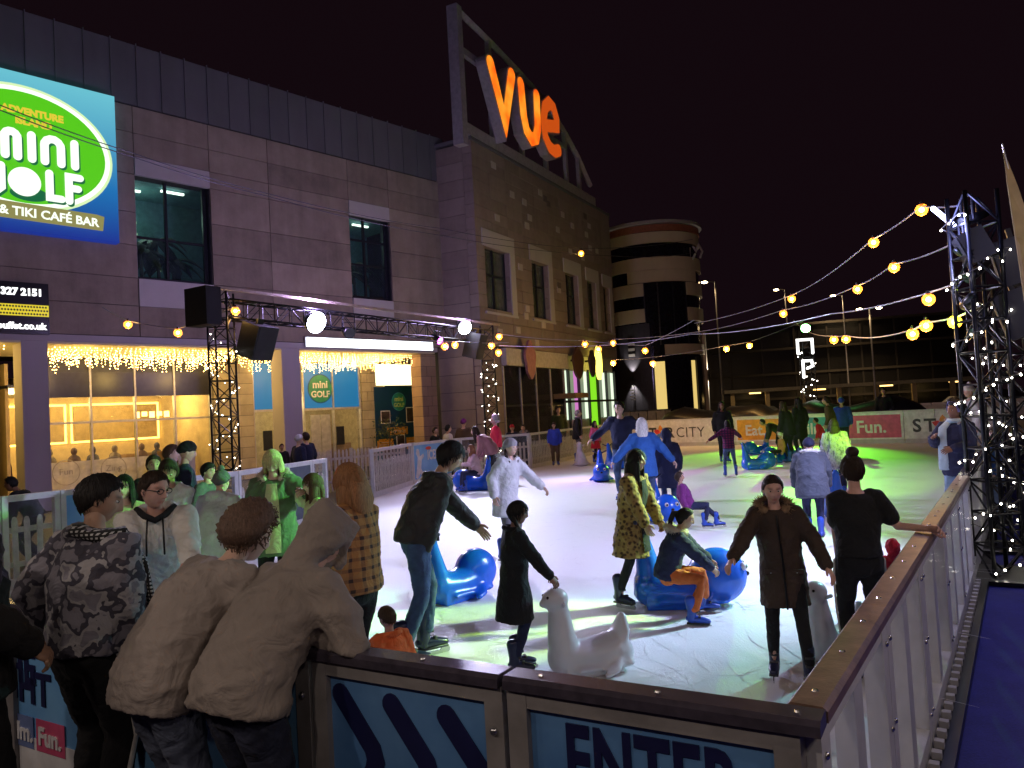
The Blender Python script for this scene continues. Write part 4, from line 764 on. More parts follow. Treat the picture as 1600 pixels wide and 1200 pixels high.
# tower on the walkway side
R1 = np.array([5.08, 8.25, GZ]); R2 = np.array([6.15, 9.6, GZ]); RZ = 4.0
rg_ = thing('light_gantry', R1, 'black lattice lighting tower wrapped in white fairy lights by the walkway', 'gantry')
lattice(rg_, R1, (R1[0], R1[1], RZ), .34, 12, r=.023); pass
box('base_plate', M_black, rg_, Frame(R1[:2], 33.65), -.45, .45, -.45, .45, GZ, GZ+.04)
rg2 = thing('light_gantry', R2, 'second lattice tower just behind the fairy lit one', 'gantry'); lattice(rg2, R2, (R2[0], R2[1], 3.1), .34, 12); box('base_plate', M_black, rg2, Frame(R2[:2], 33.65), -.4, .4, -.4, .4, GZ, GZ+.04)
fairy(R1, 3.8, .40, 6, 'white fairy lights spiralling up the lattice tower by the walkway', 84, .011, 30); fairy(R2, 3.0, .36, 6, 'white fairy lights round the second lattice tower', 60, .012, 30)
lb_ = thing('led_tube', DP(1473, 338, 8.6), 'blue white LED tube sticking out from the tower top', 'light'); q = MB(); q.tube([DP(1458, 326, 8.7), DP(1490, 352, 8.6)], .028, 10); q.build('tube', emit('led_tube_glow', (.5, .55, 1), 14), lb_); lamp('tube_and_fill_light', 'POINT', DP(1490, 350, 8.2), 90, (.35, .38, 1), lb_, shadow_soft_size=.2); lamp('tube_and_fill_light', 'POINT', FR.w(5.6, 1.9, 3.2), 42, (.25, .28, 1), lb_, shadow_soft_size=.2); q = MB(); q.tube([DP(1490, 352, 8.6), DP(1505, 362, 8.6)], .02, 6); q.build('bracket', M_black, lb_)  # second point lamp is an added blue fill for the walkway, away from the tube
speaker(DP(1585, 410, 8.3), -60, -.2, (.34, .34, .5), 'upper black loudspeaker hung beside the lattice tower'); speaker(DP(1592, 490, 8.2), -60, -.3, (.34, .34, .5), 'lower black loudspeaker hung beside the lattice tower')
speaker(DP(1522, 385, 8.2), -70, -.4, (.3, .25, .34), 'small brown black fixture inside the tower top')
fp_ = thing('feather_flag', G(1640, 900, GZ), 'tall pale yellow feather flag at the picture edge', 'flag'); a0 = DP(1640, 880, 7.2); q = MB(); q.tube([(a0[0], a0[1], GZ), DP(1625, 520, 7.2), DP(1592, 330, 7.2), DP(1566, 225, 7.2)], [.02, .016, .012, .008], 6); q.build('pole', M_alu, fp_)
L_ = [DP(1567, 228, 7.2), DP(1574, 290, 7.2), DP(1586, 370, 7.2), DP(1602, 480, 7.2), DP(1622, 640, 7.2)]; R_ = [DP(1567, 228, 7.2), DP(1592, 290, 7.15), DP(1622, 380, 7.1), DP(1650, 480, 7.15), DP(1670, 640, 7.2)]
q = MB(); V = []
for dz in (-.006, .006):
    for a, b_ in zip(L_, R_): V += [a+np.array([0, dz, 0]), b_+np.array([0, dz+.02, 0])]
Fc = [(2*i, 2*i+1, 2*i+3, 2*i+2) for i in range(4)] + [(10+2*i+2, 10+2*i+3, 10+2*i+1, 10+2*i) for i in range(4)] + [(2*i, 2*i+2, 12+2*i, 10+2*i) for i in range(4)] + [(2*i+1, 11+2*i, 13+2*i, 2*i+3) for i in range(4)]
q.add(V, Fc); q.build('sail', mat('flag_yellow', (.34, .23, .07), .7), fp_)
# stage lights on the walkway beam
def onT(k): return np.array([R1[0]-.04-.08*(k % 2), R1[1]+.03, 3.72-.3*k])
par_can(onT(0), DP(365, 800, 7.6), 'stage light throwing green on the skaters by the arcade', (.10, 1.0, .06), 6000, 30, .4, .06, lens_k=.02)
par_can(onT(1), G(1000, 880, 0), 'stage light throwing lavender over the near ice', (.62, .62, 1.0), 1600, 96, .5, .06, lens_k=.02)
par_can(onT(2), G(770, 985, 0), 'stage light throwing a small green pool on the near ice', (.52, 1.0, .03), 3400, 19, .2, .06, lens_k=.02)
par_can(onT(3), G(1310, 735, 0), 'stage light washing the far ice green', (.38, 1.0, .03), 5000, 26, .6, .06, lens_k=.02)
par_can(onT(4), G(960, 1010, 0), 'stage light throwing cyan near the seal riders', (.30, .95, .85), 620, 52, .6, .06, lens_k=.02)
# far tower with green lamp and lit letters
R4 = DP(1266, 640, 35); R4[2] = GZ; ft = thing('light_gantry', R4, 'far lattice tower with lit letters and a green lamp on top', 'gantry'); lattice(ft, R4, (R4[0], R4[1], 5.0), .5, 12)
FT = Frame((R4[0]-.2, R4[1]-.35), 97)
for k, (pth, z) in enumerate((([(-.3, -.32), (-.3, .3), (.34, .3), (.34, -.32)], 4.2), ([(-.12, -.5), (-.12, .24), (.26, .24), (.3, 0), (.06, -.1)], 3.3))): flat('lit_letter', stroke(pth, .11), emit('letter_white', (1, .98, .95), 2.5), ft, FT, 0, .0, z, .06)
fairy(R4, 4.0, .5, 5, 'fairy lights on the far lattice tower', 44, .022, 26)
par_can(DP(1259, 512, 34.4), G(1215, 712, 0), 'bright green stage light on top of the far tower', (.20, 1.0, .04), 6500, 44, .5, .22, (.2, 1, .2), lens_k=30)

# ------------------------------------------------------------------ festoon strings
E_core = emit('bulb_filament', (1, .60, .2), 40)
m_gl, nt, b = _nodes('amber_halo'); b.inputs['Base Color'].default_value = (1, .55, .15, 1); b.inputs['Alpha'].default_value = .4; b.inputs['Roughness'].default_value = .2; b.inputs['Emission Color'].default_value = (1, .26, .015, 1); b.inputs['Emission Strength'].default_value = 2.4  # glowing see-through shell that imitates the amber halo round each bulb
def festoon(P, bulbs, lab, r=.072, W=9, cm=None):
    pts = [DP(*p) for p in P]; th = thing('festoon_lights', pts[0], lab, 'lights', 'warm festoon strings over the rink'); Q = []
    for a, b_ in zip(pts[:-1], pts[1:]):
        for k in range(8): u = k/8; p = a+(b_-a)*u; p = p-np.array([0, 0, .035*np.linalg.norm(b_-a)*u*(1-u)*4*.35]); Q.append(p)
    Q.append(pts[-1]); MB().tube(Q, .011, 5, None, 0, False).build('cable', cm or mat('festoon_cable', (.35, .33, .45), .3), th)
    for (x, y, D) in bulbs:
        c = DP(x, y, D); k = .6+.022*D; rr_ = r*k
        ho = MB().tube([c+np.array([0, 0, rr_*1.0]), c+np.array([0, 0, rr_*1.9])], rr_*.38, 8, None, 0, False).build('bulb_holder', M_black, th)
        gl_ = MB().ball(c, rr_*1.35, 14).build('halo_globe', m_gl, th, True); MB().ball(c, rr_*.55, 10).build('filament', E_core, gl_, True)
        tagless = lamp('bulb_light', 'POINT', c-np.array([0, 0, rr_*1.4]), W*k, (1, .55, .16), th, shadow_soft_size=.06)
festoon([(1494, 322, 8.8), (1440, 322, 10), (1365, 373, 12.5), (1237, 461, 20), (1085, 505, 27)], [(1440, 328, 10), (1365, 379, 12.5), (1237, 467, 20)], 'festoon string falling from the walkway tower top')
festoon([(1500, 375, 8.8), (1397, 412, 12), (1340, 446, 15), (1224, 484, 21), (1080, 520, 28), (958, 530, 31)], [(1397, 418, 12), (1340, 452, 15), (1224, 490, 21), (958, 536, 31)], 'festoon string below the topmost one on the walkway tower')
festoon([(1503, 440, 8.9), (1300, 490, 14), (1080, 522, 22), (935, 540, 25), (780, 540, 25.4)], [(935, 546, 25), (768, 540, 25)], 'festoon string spanning from tower to tower across the rink')
festoon([(1530, 478, 8.2), (1492, 496, 9), (1447, 503, 10), (1426, 515, 10.6), (1322, 524, 17), (1303, 525, 18), (1240, 500, 34)], [(1492, 503, 9), (1447, 509, 10), (1426, 522, 10.6), (1322, 530, 17), (1303, 531, 18), (1451, 468, 9.6)], 'low festoon string with paired bulbs near the green lamp')
festoon([(1258, 500, 34), (1171, 534, 33), (1135, 540, 33), (1020, 558, 34), (958, 562, 35)], [(1171, 540, 33), (1135, 545, 33), (1020, 568, 34), (958, 567, 35)], 'farthest festoon string in front of the dark offices', W=100)
festoon([(1085, 500, 27), (1008, 540, 28), (914, 532, 28), (780, 522, 25.5)], [(1008, 548, 28), (914, 538, 28), (780, 526, 25.5), (779, 551, 25.2)], 'festoon string ending at the cinema end of the gantry')
festoon([(795, 535, 25.4), (711, 533, 23), (695, 534, 22.5), (600, 520, 20)], [(711, 539, 23), (695, 541, 22.5)], 'short festoon string along the gantry beam')
festoon([(160, 480, 19), (200, 501, 18), (278, 514, 17.5), (335, 490, 16.7), (368, 480, 16.5)], [(200, 507, 18), (278, 520, 17.5), (368, 486, 16.5)], 'festoon string sagging in front of the restaurant')
festoon([(-30, 152, 13), (210, 240, 16), (420, 303, 19), (690, 357, 25), (908, 388, 31), (1082, 374, 40)], [(908, 396, 31)], 'long dark cable crossing the facade with a single bulb', cm=M_cable)
festoon([(-30, 160, 13), (210, 246, 16), (420, 307, 19), (690, 368, 25), (960, 400, 33), (1082, 395, 42)], [], 'second dark cable running just under the long one', cm=M_cable)

# the string that runs over the viewing deck, above and behind the camera
def festoon_world(pts, lab, W):
    pts = [np.array(p, float) for p in pts]; th = thing('festoon_lights', pts[0], lab, 'lights', 'warm festoon strings over the rink'); MB().tube(pts, .011, 5, None, 0, False).build('cable', mat('festoon_cable', (.35, .33, .45), .3), th)
    for p in pts[1:-1]:
        c = p-np.array([0, 0, .12]); MB().tube([c+np.array([0, 0, .06]), c+np.array([0, 0, .12])], .024, 8, None, 0, False).build('bulb_holder', M_black, th); gl_ = MB().ball(c, .06, 14).build('halo_globe', m_gl, th, True); MB().ball(c, .035, 10).build('filament', E_core, gl_, True); lamp('bulb_light', 'POINT', c-np.array([0, 0, .09]), W, (1, .82, .70), th, shadow_soft_size=.06)
festoon_world([FR.w(7.8, 2.4, 3.9), FR.w(5.0, 2.3, 3.75), FR.w(3.0, 2.2, 3.65), FR.w(1.0, 2.1, 3.6), FR.w(-1, 2.0, 3.6), FR.w(-3, 1.9, 3.7), FR.w(-5, 1.8, 4.0)], 'festoon string over the walkway beside the clear barrier', 36)
festoon_world([FR.w(-4.5, 1.8, 4.0), FF.w(-1, 3.2, 3.7), FF.w(-3, 3.0, 3.6), FF.w(-5, 2.8, 3.6), FF.w(-7, 2.6, 3.7), FF.w(-9.5, 2.4, 4.0)], 'festoon string over the viewing deck behind the spectators', 58)
# ------------------------------------------------------------------ people: pose solver, bodies, clothes, hair
def cloth(name, c, rough=.85, var=.16, pattern=None, c2=None, c3=None, scale=1.0, bump=.35, sheen=.03):
    if name in _mats: return _mats[name]
    m, nt, b = _nodes(name); v = _coords(nt)
    if pattern == 'camo':
        f = _noise(nt, v, 7*scale, 2.5, .5); col = _ramp(nt, f, [(0, c), (.44, c2), (.53, c3), (.61, c)], 'CONSTANT')
    elif pattern == 'leopard':
        vo = nt.nodes.new('ShaderNodeTexVoronoi'); vo.inputs['Scale'].default_value = 22*scale; nt.links.new(v, vo.inputs['Vector']); f2 = _noise(nt, v, 30, 3)
        ad = nt.nodes.new('ShaderNodeMath'); ad.operation = 'MULTIPLY_ADD'; ad.inputs[1].default_value = .5; nt.links.new(f2, ad.inputs[0]); nt.links.new(vo.outputs['Distance'], ad.inputs[2]); col = _ramp(nt, ad.outputs[0], [(.0, c2), (.5, c2), (.62, c3), (.8, c)], 'EASE')
    elif pattern in ('plaid', 'check'):
        sx = nt.nodes.new('ShaderNodeSeparateXYZ'); nt.links.new(v, sx.inputs[0]); outs = []
        for ax in ('X', 'Y', 'Z'):
            ml = nt.nodes.new('ShaderNodeMath'); ml.operation = 'MULTIPLY'; ml.inputs[1].default_value = (16 if pattern == 'plaid' else 60)*scale*(1.0 if ax == 'Z' else .9); nt.links.new(sx.outputs[ax], ml.inputs[0])
            pp = nt.nodes.new('ShaderNodeMath'); pp.operation = 'FRACT'; nt.links.new(ml.outputs[0], pp.inputs[0]); gt = nt.nodes.new('ShaderNodeMath'); gt.operation = 'GREATER_THAN'; gt.inputs[1].default_value = .66 if pattern == 'plaid' else .5; nt.links.new(pp.outputs[0], gt.inputs[0]); outs.append(gt.outputs[0])
        a = nt.nodes.new('ShaderNodeMath'); a.operation = 'ADD'; nt.links.new(outs[0], a.inputs[0]); nt.links.new(outs[2], a.inputs[1])
        d = nt.nodes.new('ShaderNodeMath'); d.operation = 'MULTIPLY'; d.inputs[1].default_value = .5; nt.links.new(a.outputs[0], d.inputs[0]); col = _ramp(nt, d.outputs[0], [(0, c), (.3, c2), (.8, c3 or c2)], 'CONSTANT')
    elif pattern == 'fur':
        f = _noise(nt, _coords(nt, (1, 1, .35)), 9*scale, 5, .7); col = _ramp(nt, f, [(.35, c), (.5, c2), (.62, c)])
    else:
        f = _noise(nt, v, 5*scale, 4); col = _ramp(nt, f, [(.3, [x*(1-var) for x in c]), (.7, [min(1, x*(1+var)) for x in c])])
    nt.links.new(col, b.inputs['Base Color']); b.inputs['Roughness'].default_value = rough; b.inputs['Sheen Weight'].default_value = sheen; b.inputs['Specular IOR Level'].default_value = .3
    nz = nt.nodes.new('ShaderNodeTexNoise'); nz.inputs['Scale'].default_value = 7.5; nz.inputs['Detail'].default_value = 4; nz.inputs['Distortion'].default_value = 1.6; nt.links.new(v, nz.inputs['Vector']); _bump(nt, b, nz.outputs['Fac'], min(1, bump*1.5), .04); _mats[name] = m; return m
def skin_mat(tone, hair):
    key = 'skin_%s_%s' % (tone, hair)
    if key in _mats: return _mats[key]
    base = {'pale': (.62, .40, .31), 'tan': (.42, .25, .17), 'brown': (.24, .12, .075), 'pink': (.6, .34, .27)}[tone]
    m, nt, b = _nodes(key); at = nt.nodes.new('ShaderNodeAttribute'); at.attribute_name = 'tint'; sp_ = nt.nodes.new('ShaderNodeSeparateColor'); nt.links.new(at.outputs['Color'], sp_.inputs[0])
    def mixc(a, c, fac):
        mx = nt.nodes.new('ShaderNodeMix'); mx.data_type = 'RGBA'; nt.links.new(fac, mx.inputs['Factor']); 
        (nt.links.new(a, mx.inputs['A']) if not isinstance(a, tuple) else setattr(mx.inputs['A'], 'default_value', (*a, 1))); mx.inputs['B'].default_value = (*c, 1); return mx.outputs['Result']
    f = _noise(nt, _coords(nt), 22, 4); bc = _ramp(nt, f, [(.3, [x*.88 for x in base]), (.7, [min(1, x*1.1) for x in base])])
    o = mixc(bc, (base[0]*.75, base[1]*.42, base[2]*.42), sp_.outputs[0]); o = mixc(o, HAIRC[hair], sp_.outputs[1]); nt.links.new(o, b.inputs['Base Color'])
    b.inputs['Roughness'].default_value = .48; b.inputs['Subsurface Weight'].default_value = .0; _mats[key] = m; return m
HAIRC = {'black': (.012, .01, .01), 'dark': (.03, .018, .012), 'brown': (.09, .05, .028), 'auburn': (.22, .085, .04), 'blond': (.52, .40, .22), 'grey': (.32, .29, .27), 'ginger': (.30, .14, .06), 'curlbrown': (.12, .075, .055), 'white': (.75, .75, .72)}
def hair_mat(h):
    n = 'hair_'+h
    if n in _mats: return _mats[n]
    m, nt, b = _nodes(n); c = HAIRC[h]; f = _noise(nt, _coords(nt, (60, 60, 5)), 2.2, 4, .7); nt.links.new(_ramp(nt, f, [(.3, [x*.55 for x in c]), (.7, [min(1, x*1.5) for x in c])]), b.inputs['Base Color']); b.inputs['Roughness'].default_value = .6; b.inputs['Specular IOR Level'].default_value = .25; _bump(nt, b, f, .6, .006); _mats[n] = m; return m
M_eye = mat('eye_white', (.7, .68, .66), .2, var=.02); M_iris = mat('iris_dark', (.02, .012, .008), .1); M_plastic = mat('skate_boot_blue', (.02, .07, .42), .28, var=.15); M_bootd = mat('skate_boot_navy', (.015, .02, .06), .3); M_blade = mat('skate_blade', (.6, .6, .62), .2, 1.0); M_sole = mat('skate_sole', (.03, .03, .035), .5); M_shoe = mat('shoe_dark', (.03, .027, .025), .5)
def _ss(x, a, b): t = np.clip((x-a)/(b-a), 0, 1); return t*t*(3-2*t)
def head_shape(nu=60, nv=42, fem=False):
    u = np.arange(nu)/nu; ph = 2*math.pi*u-.62*np.sin(2*math.pi*u); th = np.linspace(0, math.pi, nv+2)[1:-1]; TH, PH = np.meshgrid(th, ph, indexing='ij')
    d = np.stack([np.sin(TH)*np.sin(PH), np.sin(TH)*np.cos(PH), np.cos(TH)], -1).reshape(-1, 3); d = np.vstack([d, [[0, 0, 1], [0, 0, -1]]])
    p = d*np.array([.075, .097, .117]); k = np.clip(-d[:, 2], 0, 1)
    p[:, 0] *= 1-(.30 if fem else .22)*k**1.4; p[:, 1] = np.where(d[:, 1] < 0, p[:, 1]*(1-.5*k**1.2), p[:, 1]*(1-.10*k**2)); p[:, 1] = np.where(d[:, 1] < 0, p[:, 1]*1.06, p[:, 1]*.97)
    x, z = p[:, 0], p[:, 2]; fr = (d[:, 1] > .15); ax = np.abs(x); dy = np.zeros(len(p)); g = lambda q: np.exp(-q)
    dy += .016*g((x/.03)**2+((z+.098)/.022)**2)                          # chin
    ramp = np.interp(z, [-.05, -.040, -.030, .022, .045], [0, .55, 1, .28, 0]); wid = np.interp(z, [-.04, -.025, .02], [.017, .0135, .0095]); dy += (.024 if fem else .028)*ramp*g((x/wid)**2)
    dy -= .012*g(((ax-.033)/.015)**2+((z-.008)/.012)**2); dy += .006*g(((ax-.028)/.026)**2+((z-.030)/.009)**2); dy += .004*g(((ax-.045)/.018)**2+((z+.02)/.02)**2)
    dy += .0075*g((x/.023)**2+((z+.066)/.013)**2); dy -= .006*g((x/.027)**2+((z+.066)/.0035)**2)
    p[:, 1] += np.where(fr, dy, 0)
    lips = np.where(fr, g((x/.023)**4+((z+.066)/.010)**4), 0)*.85; brow = np.where(fr, g(((ax-.033)/.02)**4+((z-.032-.1*np.clip(.03-np.abs(ax-.03), 0, 1)*.3)/.0052)**2), 0)*.9
    F_ = []
    for i in range(nv-1):
        for j in range(nu): j2 = (j+1) % nu; F_.append((i*nu+j, (i+1)*nu+j, (i+1)*nu+j2, i*nu+j2))
    n = nu*nv; F_ += [(n, j, (j+1) % nu) for j in range(nu)] + [(n+1, (nv-1)*nu+(j+1) % nu, (nv-1)*nu+j) for j in range(nu)]
    return p, F_, d, lips, brow
_HS = {}
def heads(lod, fem):
    if (lod, fem) not in _HS: _HS[(lod, fem)] = head_shape(*((60, 42) if lod == 0 else (32, 24) if lod == 1 else (20, 14)), fem)
    return _HS[(lod, fem)]
def hair_fn(d, style):
    az = np.abs(np.arctan2(d[:, 0], d[:, 1]))*180/math.pi
    full = style in ('hood',)
    line = np.interp(az, [0, 35, 62, 80, 100, 125, 180], [.70, .64, .50, .10, -.3, -.62, -.74] if not full else [.66, .45, .15, -.25, -.7, -1.1, -1.2])
    if style == 'hat': line = np.interp(az, [0, 60, 100, 180], [.36, .25, -.02, -.25])
    if style == 'crop': line = np.interp(az, [0, 35, 62, 80, 100, 125, 180], [.70, .62, .48, .10, -.22, -.5, -.64])
    return d[:, 2]-line
def shell(lod, fem, style, thick, groove, lump, rs, grow=1.0):
    p, F_, d, _, _ = heads(max(lod, 0), fem); h = hair_fn(d, style); az = np.arctan2(d[:, 0], d[:, 1]); n0 = np.array([d[:, 0]*.9, d[:, 1]*.9, d[:, 2]]).T; n0 = n0/np.linalg.norm(n0, axis=1)[:, None]
    base = p*1.025; 
    t = thick*_ss(h, -.04, .22 if thick < .03 else .55)-.008*(1-_ss(h, -.12, .0))
    gr = groove*(np.sin(az*23+3*np.sin(d[:, 2]*5)+rs)+.6*np.sin(az*41+rs*2)); lp = 0
    if lump:
        for k in range(7): q = np.random.default_rng(int(rs*100)+k).normal(0, 1, 3); q = q/np.linalg.norm(q)*(14+5*k); lp = lp+np.abs(np.sin(d@q+k))
        lp = lump*(lp/7-.5)*2.2
    return base*grow+n0*(t+(gr+lp)*_ss(h, .0, .2))[:, None], F_
def strands(style, rs, thick, n, fem):
    g = np.random.default_rng(rs*7+1); V, Fc = [], []; R_ = np.array([.077, .1, .118]); crown = np.array([0, -.45, .9]); curly = style in ('curly', 'afro'); tie = {'pony': np.array([0, -.105, .045]), 'bun': np.array([0, -.045, .125]), 'braid': None}.get(style)
    L = {'short': .055, 'crop': .022, 'long': .10, 'loose': .12, 'pony': .08, 'bun': .08, 'braid': .08, 'curly': .05, 'afro': .05}[style]; d = g.normal(0, 1, (n*4, 3)); d /= np.linalg.norm(d, axis=1)[:, None]; d = d[hair_fn(d, 'crop' if style == 'crop' else 'hair') > .02][:n]; m = 5; N = len(d)
    off = thick*(.72 if not curly else .5)+g.uniform(-.002, .006, N); p = d*R_+d*off[:, None]; P = [p]; t = None
    for k in range(m-1):
        nrm = P[-1]/R_; nrm /= np.linalg.norm(nrm, axis=1)[:, None]
        if curly:
            q = g.normal(0, 1, (N, 3)); t = q if t is None else t*.55+q*.8; t = t+nrm*.25
        elif tie is not None: t = tie-P[-1]; t[:, 0] = np.where(np.abs(P[-1][:, 0]) < .01, t[:, 0], t[:, 0])
        else:
            t = d-crown; t = t+np.array([0, 0, -.55])+g.normal(0, .16, (N, 3))+np.stack([.25*np.sign(d[:, 0]+.03), np.zeros(N), np.zeros(N)], 1)
            if style in ('short', 'crop'): t = t+np.array([.15, .35, 0])*(d[:, 2] > .5)[:, None]
        t = t-nrm*(np.sum(t*nrm, 1)[:, None])*(1 if not curly else .3); t /= np.linalg.norm(t, axis=1)[:, None]+1e-9; p = P[-1]+t*(L*g.uniform(.7, 1.3, N)/(m-1))[:, None]
        e = np.linalg.norm(p/(R_+off[:, None]), axis=1); p = np.where((e < 1)[:, None] | (not curly), p/np.maximum(e, 1e-6)[:, None]*(1+.012*k/(m-1)) if not curly else p/np.minimum(e, 1)[:, None], p); P.append(p)
    for q in P: kz = np.clip(-q[:, 2]/.118, 0, 1); q[:, 1] = np.where(q[:, 1] < 0, q[:, 1]*(1-.46*kz**1.2)*1.05, q[:, 1]); q[:, 0] *= 1-.2*kz**1.4
    w = g.uniform(.0022, .0046, N)*(1.5 if curly else 1.0)
    for i in range(N):
        b = len(V)
        for k in range(m):
            c = P[k][i]; a = P[min(k+1, m-1)][i]-P[max(k-1, 0)][i]; nrm = c/np.linalg.norm(c); x = np.cross(a, nrm); x = x/(np.linalg.norm(x)+1e-9)*w[i]*(1-.75*k/(m-1)); V += [c+x, c-x, c+nrm*w[i]*.9]
        for k in range(m-1):
            o = b+3*k; Fc += [(o, o+3, o+5, o+2), (o+2, o+5, o+4, o+1)]
    return V, Fc
def rotm(yaw, pitch, roll=0.0):     # yaw: turning to the right (towards +x); pitch: nod forward
    cy_, sy = math.cos(yaw), math.sin(yaw); cp, sp_ = math.cos(pitch), math.sin(pitch); cr, sr = math.cos(roll), math.sin(roll)
    Rz = np.array([[cy_, sy, 0], [-sy, cy_, 0], [0, 0, 1]]); Rx = np.array([[1, 0, 0], [0, cp, sp_], [0, -sp_, cp]]); Ry = np.array([[cr, 0, sr], [0, 1, 0], [-sr, 0, cr]]); return Rz@Rx@Ry
def ik(a, b, l1, l2, hint):
    a, b, hint = (np.array(q, float) for q in (a, b, hint)); v = b-a; L = np.linalg.norm(v)+1e-9; M_ = (l1+l2)*.999
    if L > M_: b = a+v*M_/L; v = b-a; L = M_
    t = v/L; x = (l1*l1-l2*l2+L*L)/(2*L); h = math.sqrt(max(0, l1*l1-x*x)); u = hint-t*(hint@t); u = u/(np.linalg.norm(u)+1e-9); return a+t*x+u*h, b
def hand_geo(wrist, t, pn, s, curl, side):
    """Palm, four fingers and a thumb: t points along the hand, pn out of the back of the hand."""
    q = MB(); t = t/np.linalg.norm(t); pn = pn-t*(pn@t); pn = pn/(np.linalg.norm(pn)+1e-9); x = np.cross(t, pn)*side
    q.tube([wrist-t*.03*s, wrist+t*.02*s, wrist+t*.055*s, wrist+t*.085*s], [(.022*s, .018*s), (.034*s, .017*s), (.041*s, .016*s), (.038*s, .013*s)], 10, x)
    for i, L in enumerate((.068, .077, .072, .056)):
        o = wrist+t*.088*s+x*(-.030+.0205*i)*s; a = curl*(.5+.08*i); d1 = t*math.cos(a)-pn*math.sin(a); d2 = t*math.cos(a*2.1)-pn*math.sin(a*2.1); d3 = t*math.cos(a*2.8)-pn*math.sin(a*2.8)
        q.tube([o, o+d1*L*.45*s, o+(d1*.45+d2*.32)*L*s, o+(d1*.45+d2*.32+d3*.25)*L*s], [.0098*s, .0092*s, .0085*s, .007*s], 6, None)
    o = wrist+t*.03*s-x*.034*s; d1 = (t*.7-x*.65-pn*.3*curl); d1 = d1/np.linalg.norm(d1); d2 = t*.95-x*.2-pn*.5*curl; d2 = d2/np.linalg.norm(d2); q.tube([o, o+d1*.036*s, o+d1*.036*s+d2*.032*s], [.0135*s, .0115*s, .009*s], 6, None)
    return q
_pending = []
def remesh_later(geo, vox, smooth, fin):
    me = bpy.data.meshes.new('draft'); me.from_pydata(geo.v, [], geo.f); o = bpy.data.objects.new('draft', me); COL.objects.link(o)
    r = o.modifiers.new('r', 'REMESH'); r.mode = 'VOXEL'; r.voxel_size = vox; s = o.modifiers.new('s', 'SMOOTH'); s.factor = .5; s.iterations = smooth; _pending.append((o, fin))
def flush():
    dg = bpy.context.evaluated_depsgraph_get(); out = []
    for o, fin in _pending:
        me = o.evaluated_get(dg).to_mesh(); n = len(me.vertices); co = np.empty(n*3, np.float32); me.vertices.foreach_get('co', co); no = np.empty(n*3, np.float32); me.vertices.foreach_get('normal', no)
        fc = [tuple(p.vertices) for p in me.polygons]; out.append((fin, co.reshape(-1, 3).astype(float), no.reshape(-1, 3).astype(float), fc)); o.evaluated_get(dg).to_mesh_clear()
    for o, _ in _pending: me = o.data; bpy.data.objects.remove(o); bpy.data.meshes.remove(me)
    _pending.clear()
    for fin, co, no, fc in out: fin(co, no, fc)
def folds(co, no, amp, rs, freq=16, quilt=0.0, qf=22):
    g = np.random.default_rng(rs); h = np.zeros(len(co))
    w = co+.03*np.sin(co[:, [2, 0, 1]]*9+rs)
    for k in range(6):
        q = g.normal(0, 1, 3)*np.array([.8, .8, 1.5]); q = q/np.linalg.norm(q)*freq*g.uniform(.5, 1.7); h += (1-np.abs(np.sin(w@q+g.uniform(0, 6))))**2*g.uniform(.5, 1)
    h = amp*(h/6-.33)*2.4
    for k in range(5):
        q = g.normal(0, 1, 3); q = q/np.linalg.norm(q)*freq*g.uniform(1.6, 3.2); h = h+amp*.30*(1-np.abs(np.sin((co+.05*np.sin(co[:, [1, 2, 0]]*7+k))@q+k)))**3
    if quilt: h = h+quilt*(np.abs(np.sin(co[:, 2]*qf))**.6-.6)
    return co+no*h[:, None]
def final(name, V, F_, mats_, parent, m, mi=None, tint=None):
    me = bpy.data.meshes.new(name); me.from_pydata([tuple(p) for p in V], [], F_)
    for q in mats_: me.materials.append(q)
    if mi is not None: me.polygons.foreach_set('material_index', mi)
    me.polygons.foreach_set('use_smooth', [True]*len(F_))
    if tint is not None:
        a = me.color_attributes.new('tint', 'FLOAT_COLOR', 'POINT'); a.data.foreach_set('color', np.hstack([tint, np.zeros((len(tint), 1)), np.ones((len(tint), 1))]).astype(np.float32).ravel())
    me.update(); return put(name, me, parent, m)
def fur_ring(path, rad, n, L, rs, s=1.0):
    g = np.random.default_rng(rs); q = MB(); P = [np.array(p) for p in path]; q.tube(P, rad, 8)
    for k in range(n):
        i = g.integers(0, len(P)-1); u = g.random(); c = P[i]+(P[i+1]-P[i])*u; t = P[i+1]-P[i]; t = t/(np.linalg.norm(t)+1e-9); d = g.normal(0, 1, 3); d = d-t*(d@t)*.7; d = d/np.linalg.norm(d); b0 = c+d*rad*.8; tip = b0+d*L*g.uniform(.5, 1.2)+np.array([0, 0, -L*.25]); x = np.cross(d, t); x = x/(np.linalg.norm(x)+1e-9)*L*.12; y = np.cross(d, x)
        q.add([b0+x, b0-x*.5+y*.8, b0-x*.5-y*.8, tip], [(0, 1, 3), (1, 2, 3), (2, 0, 3)])
    return q
_skate = {}
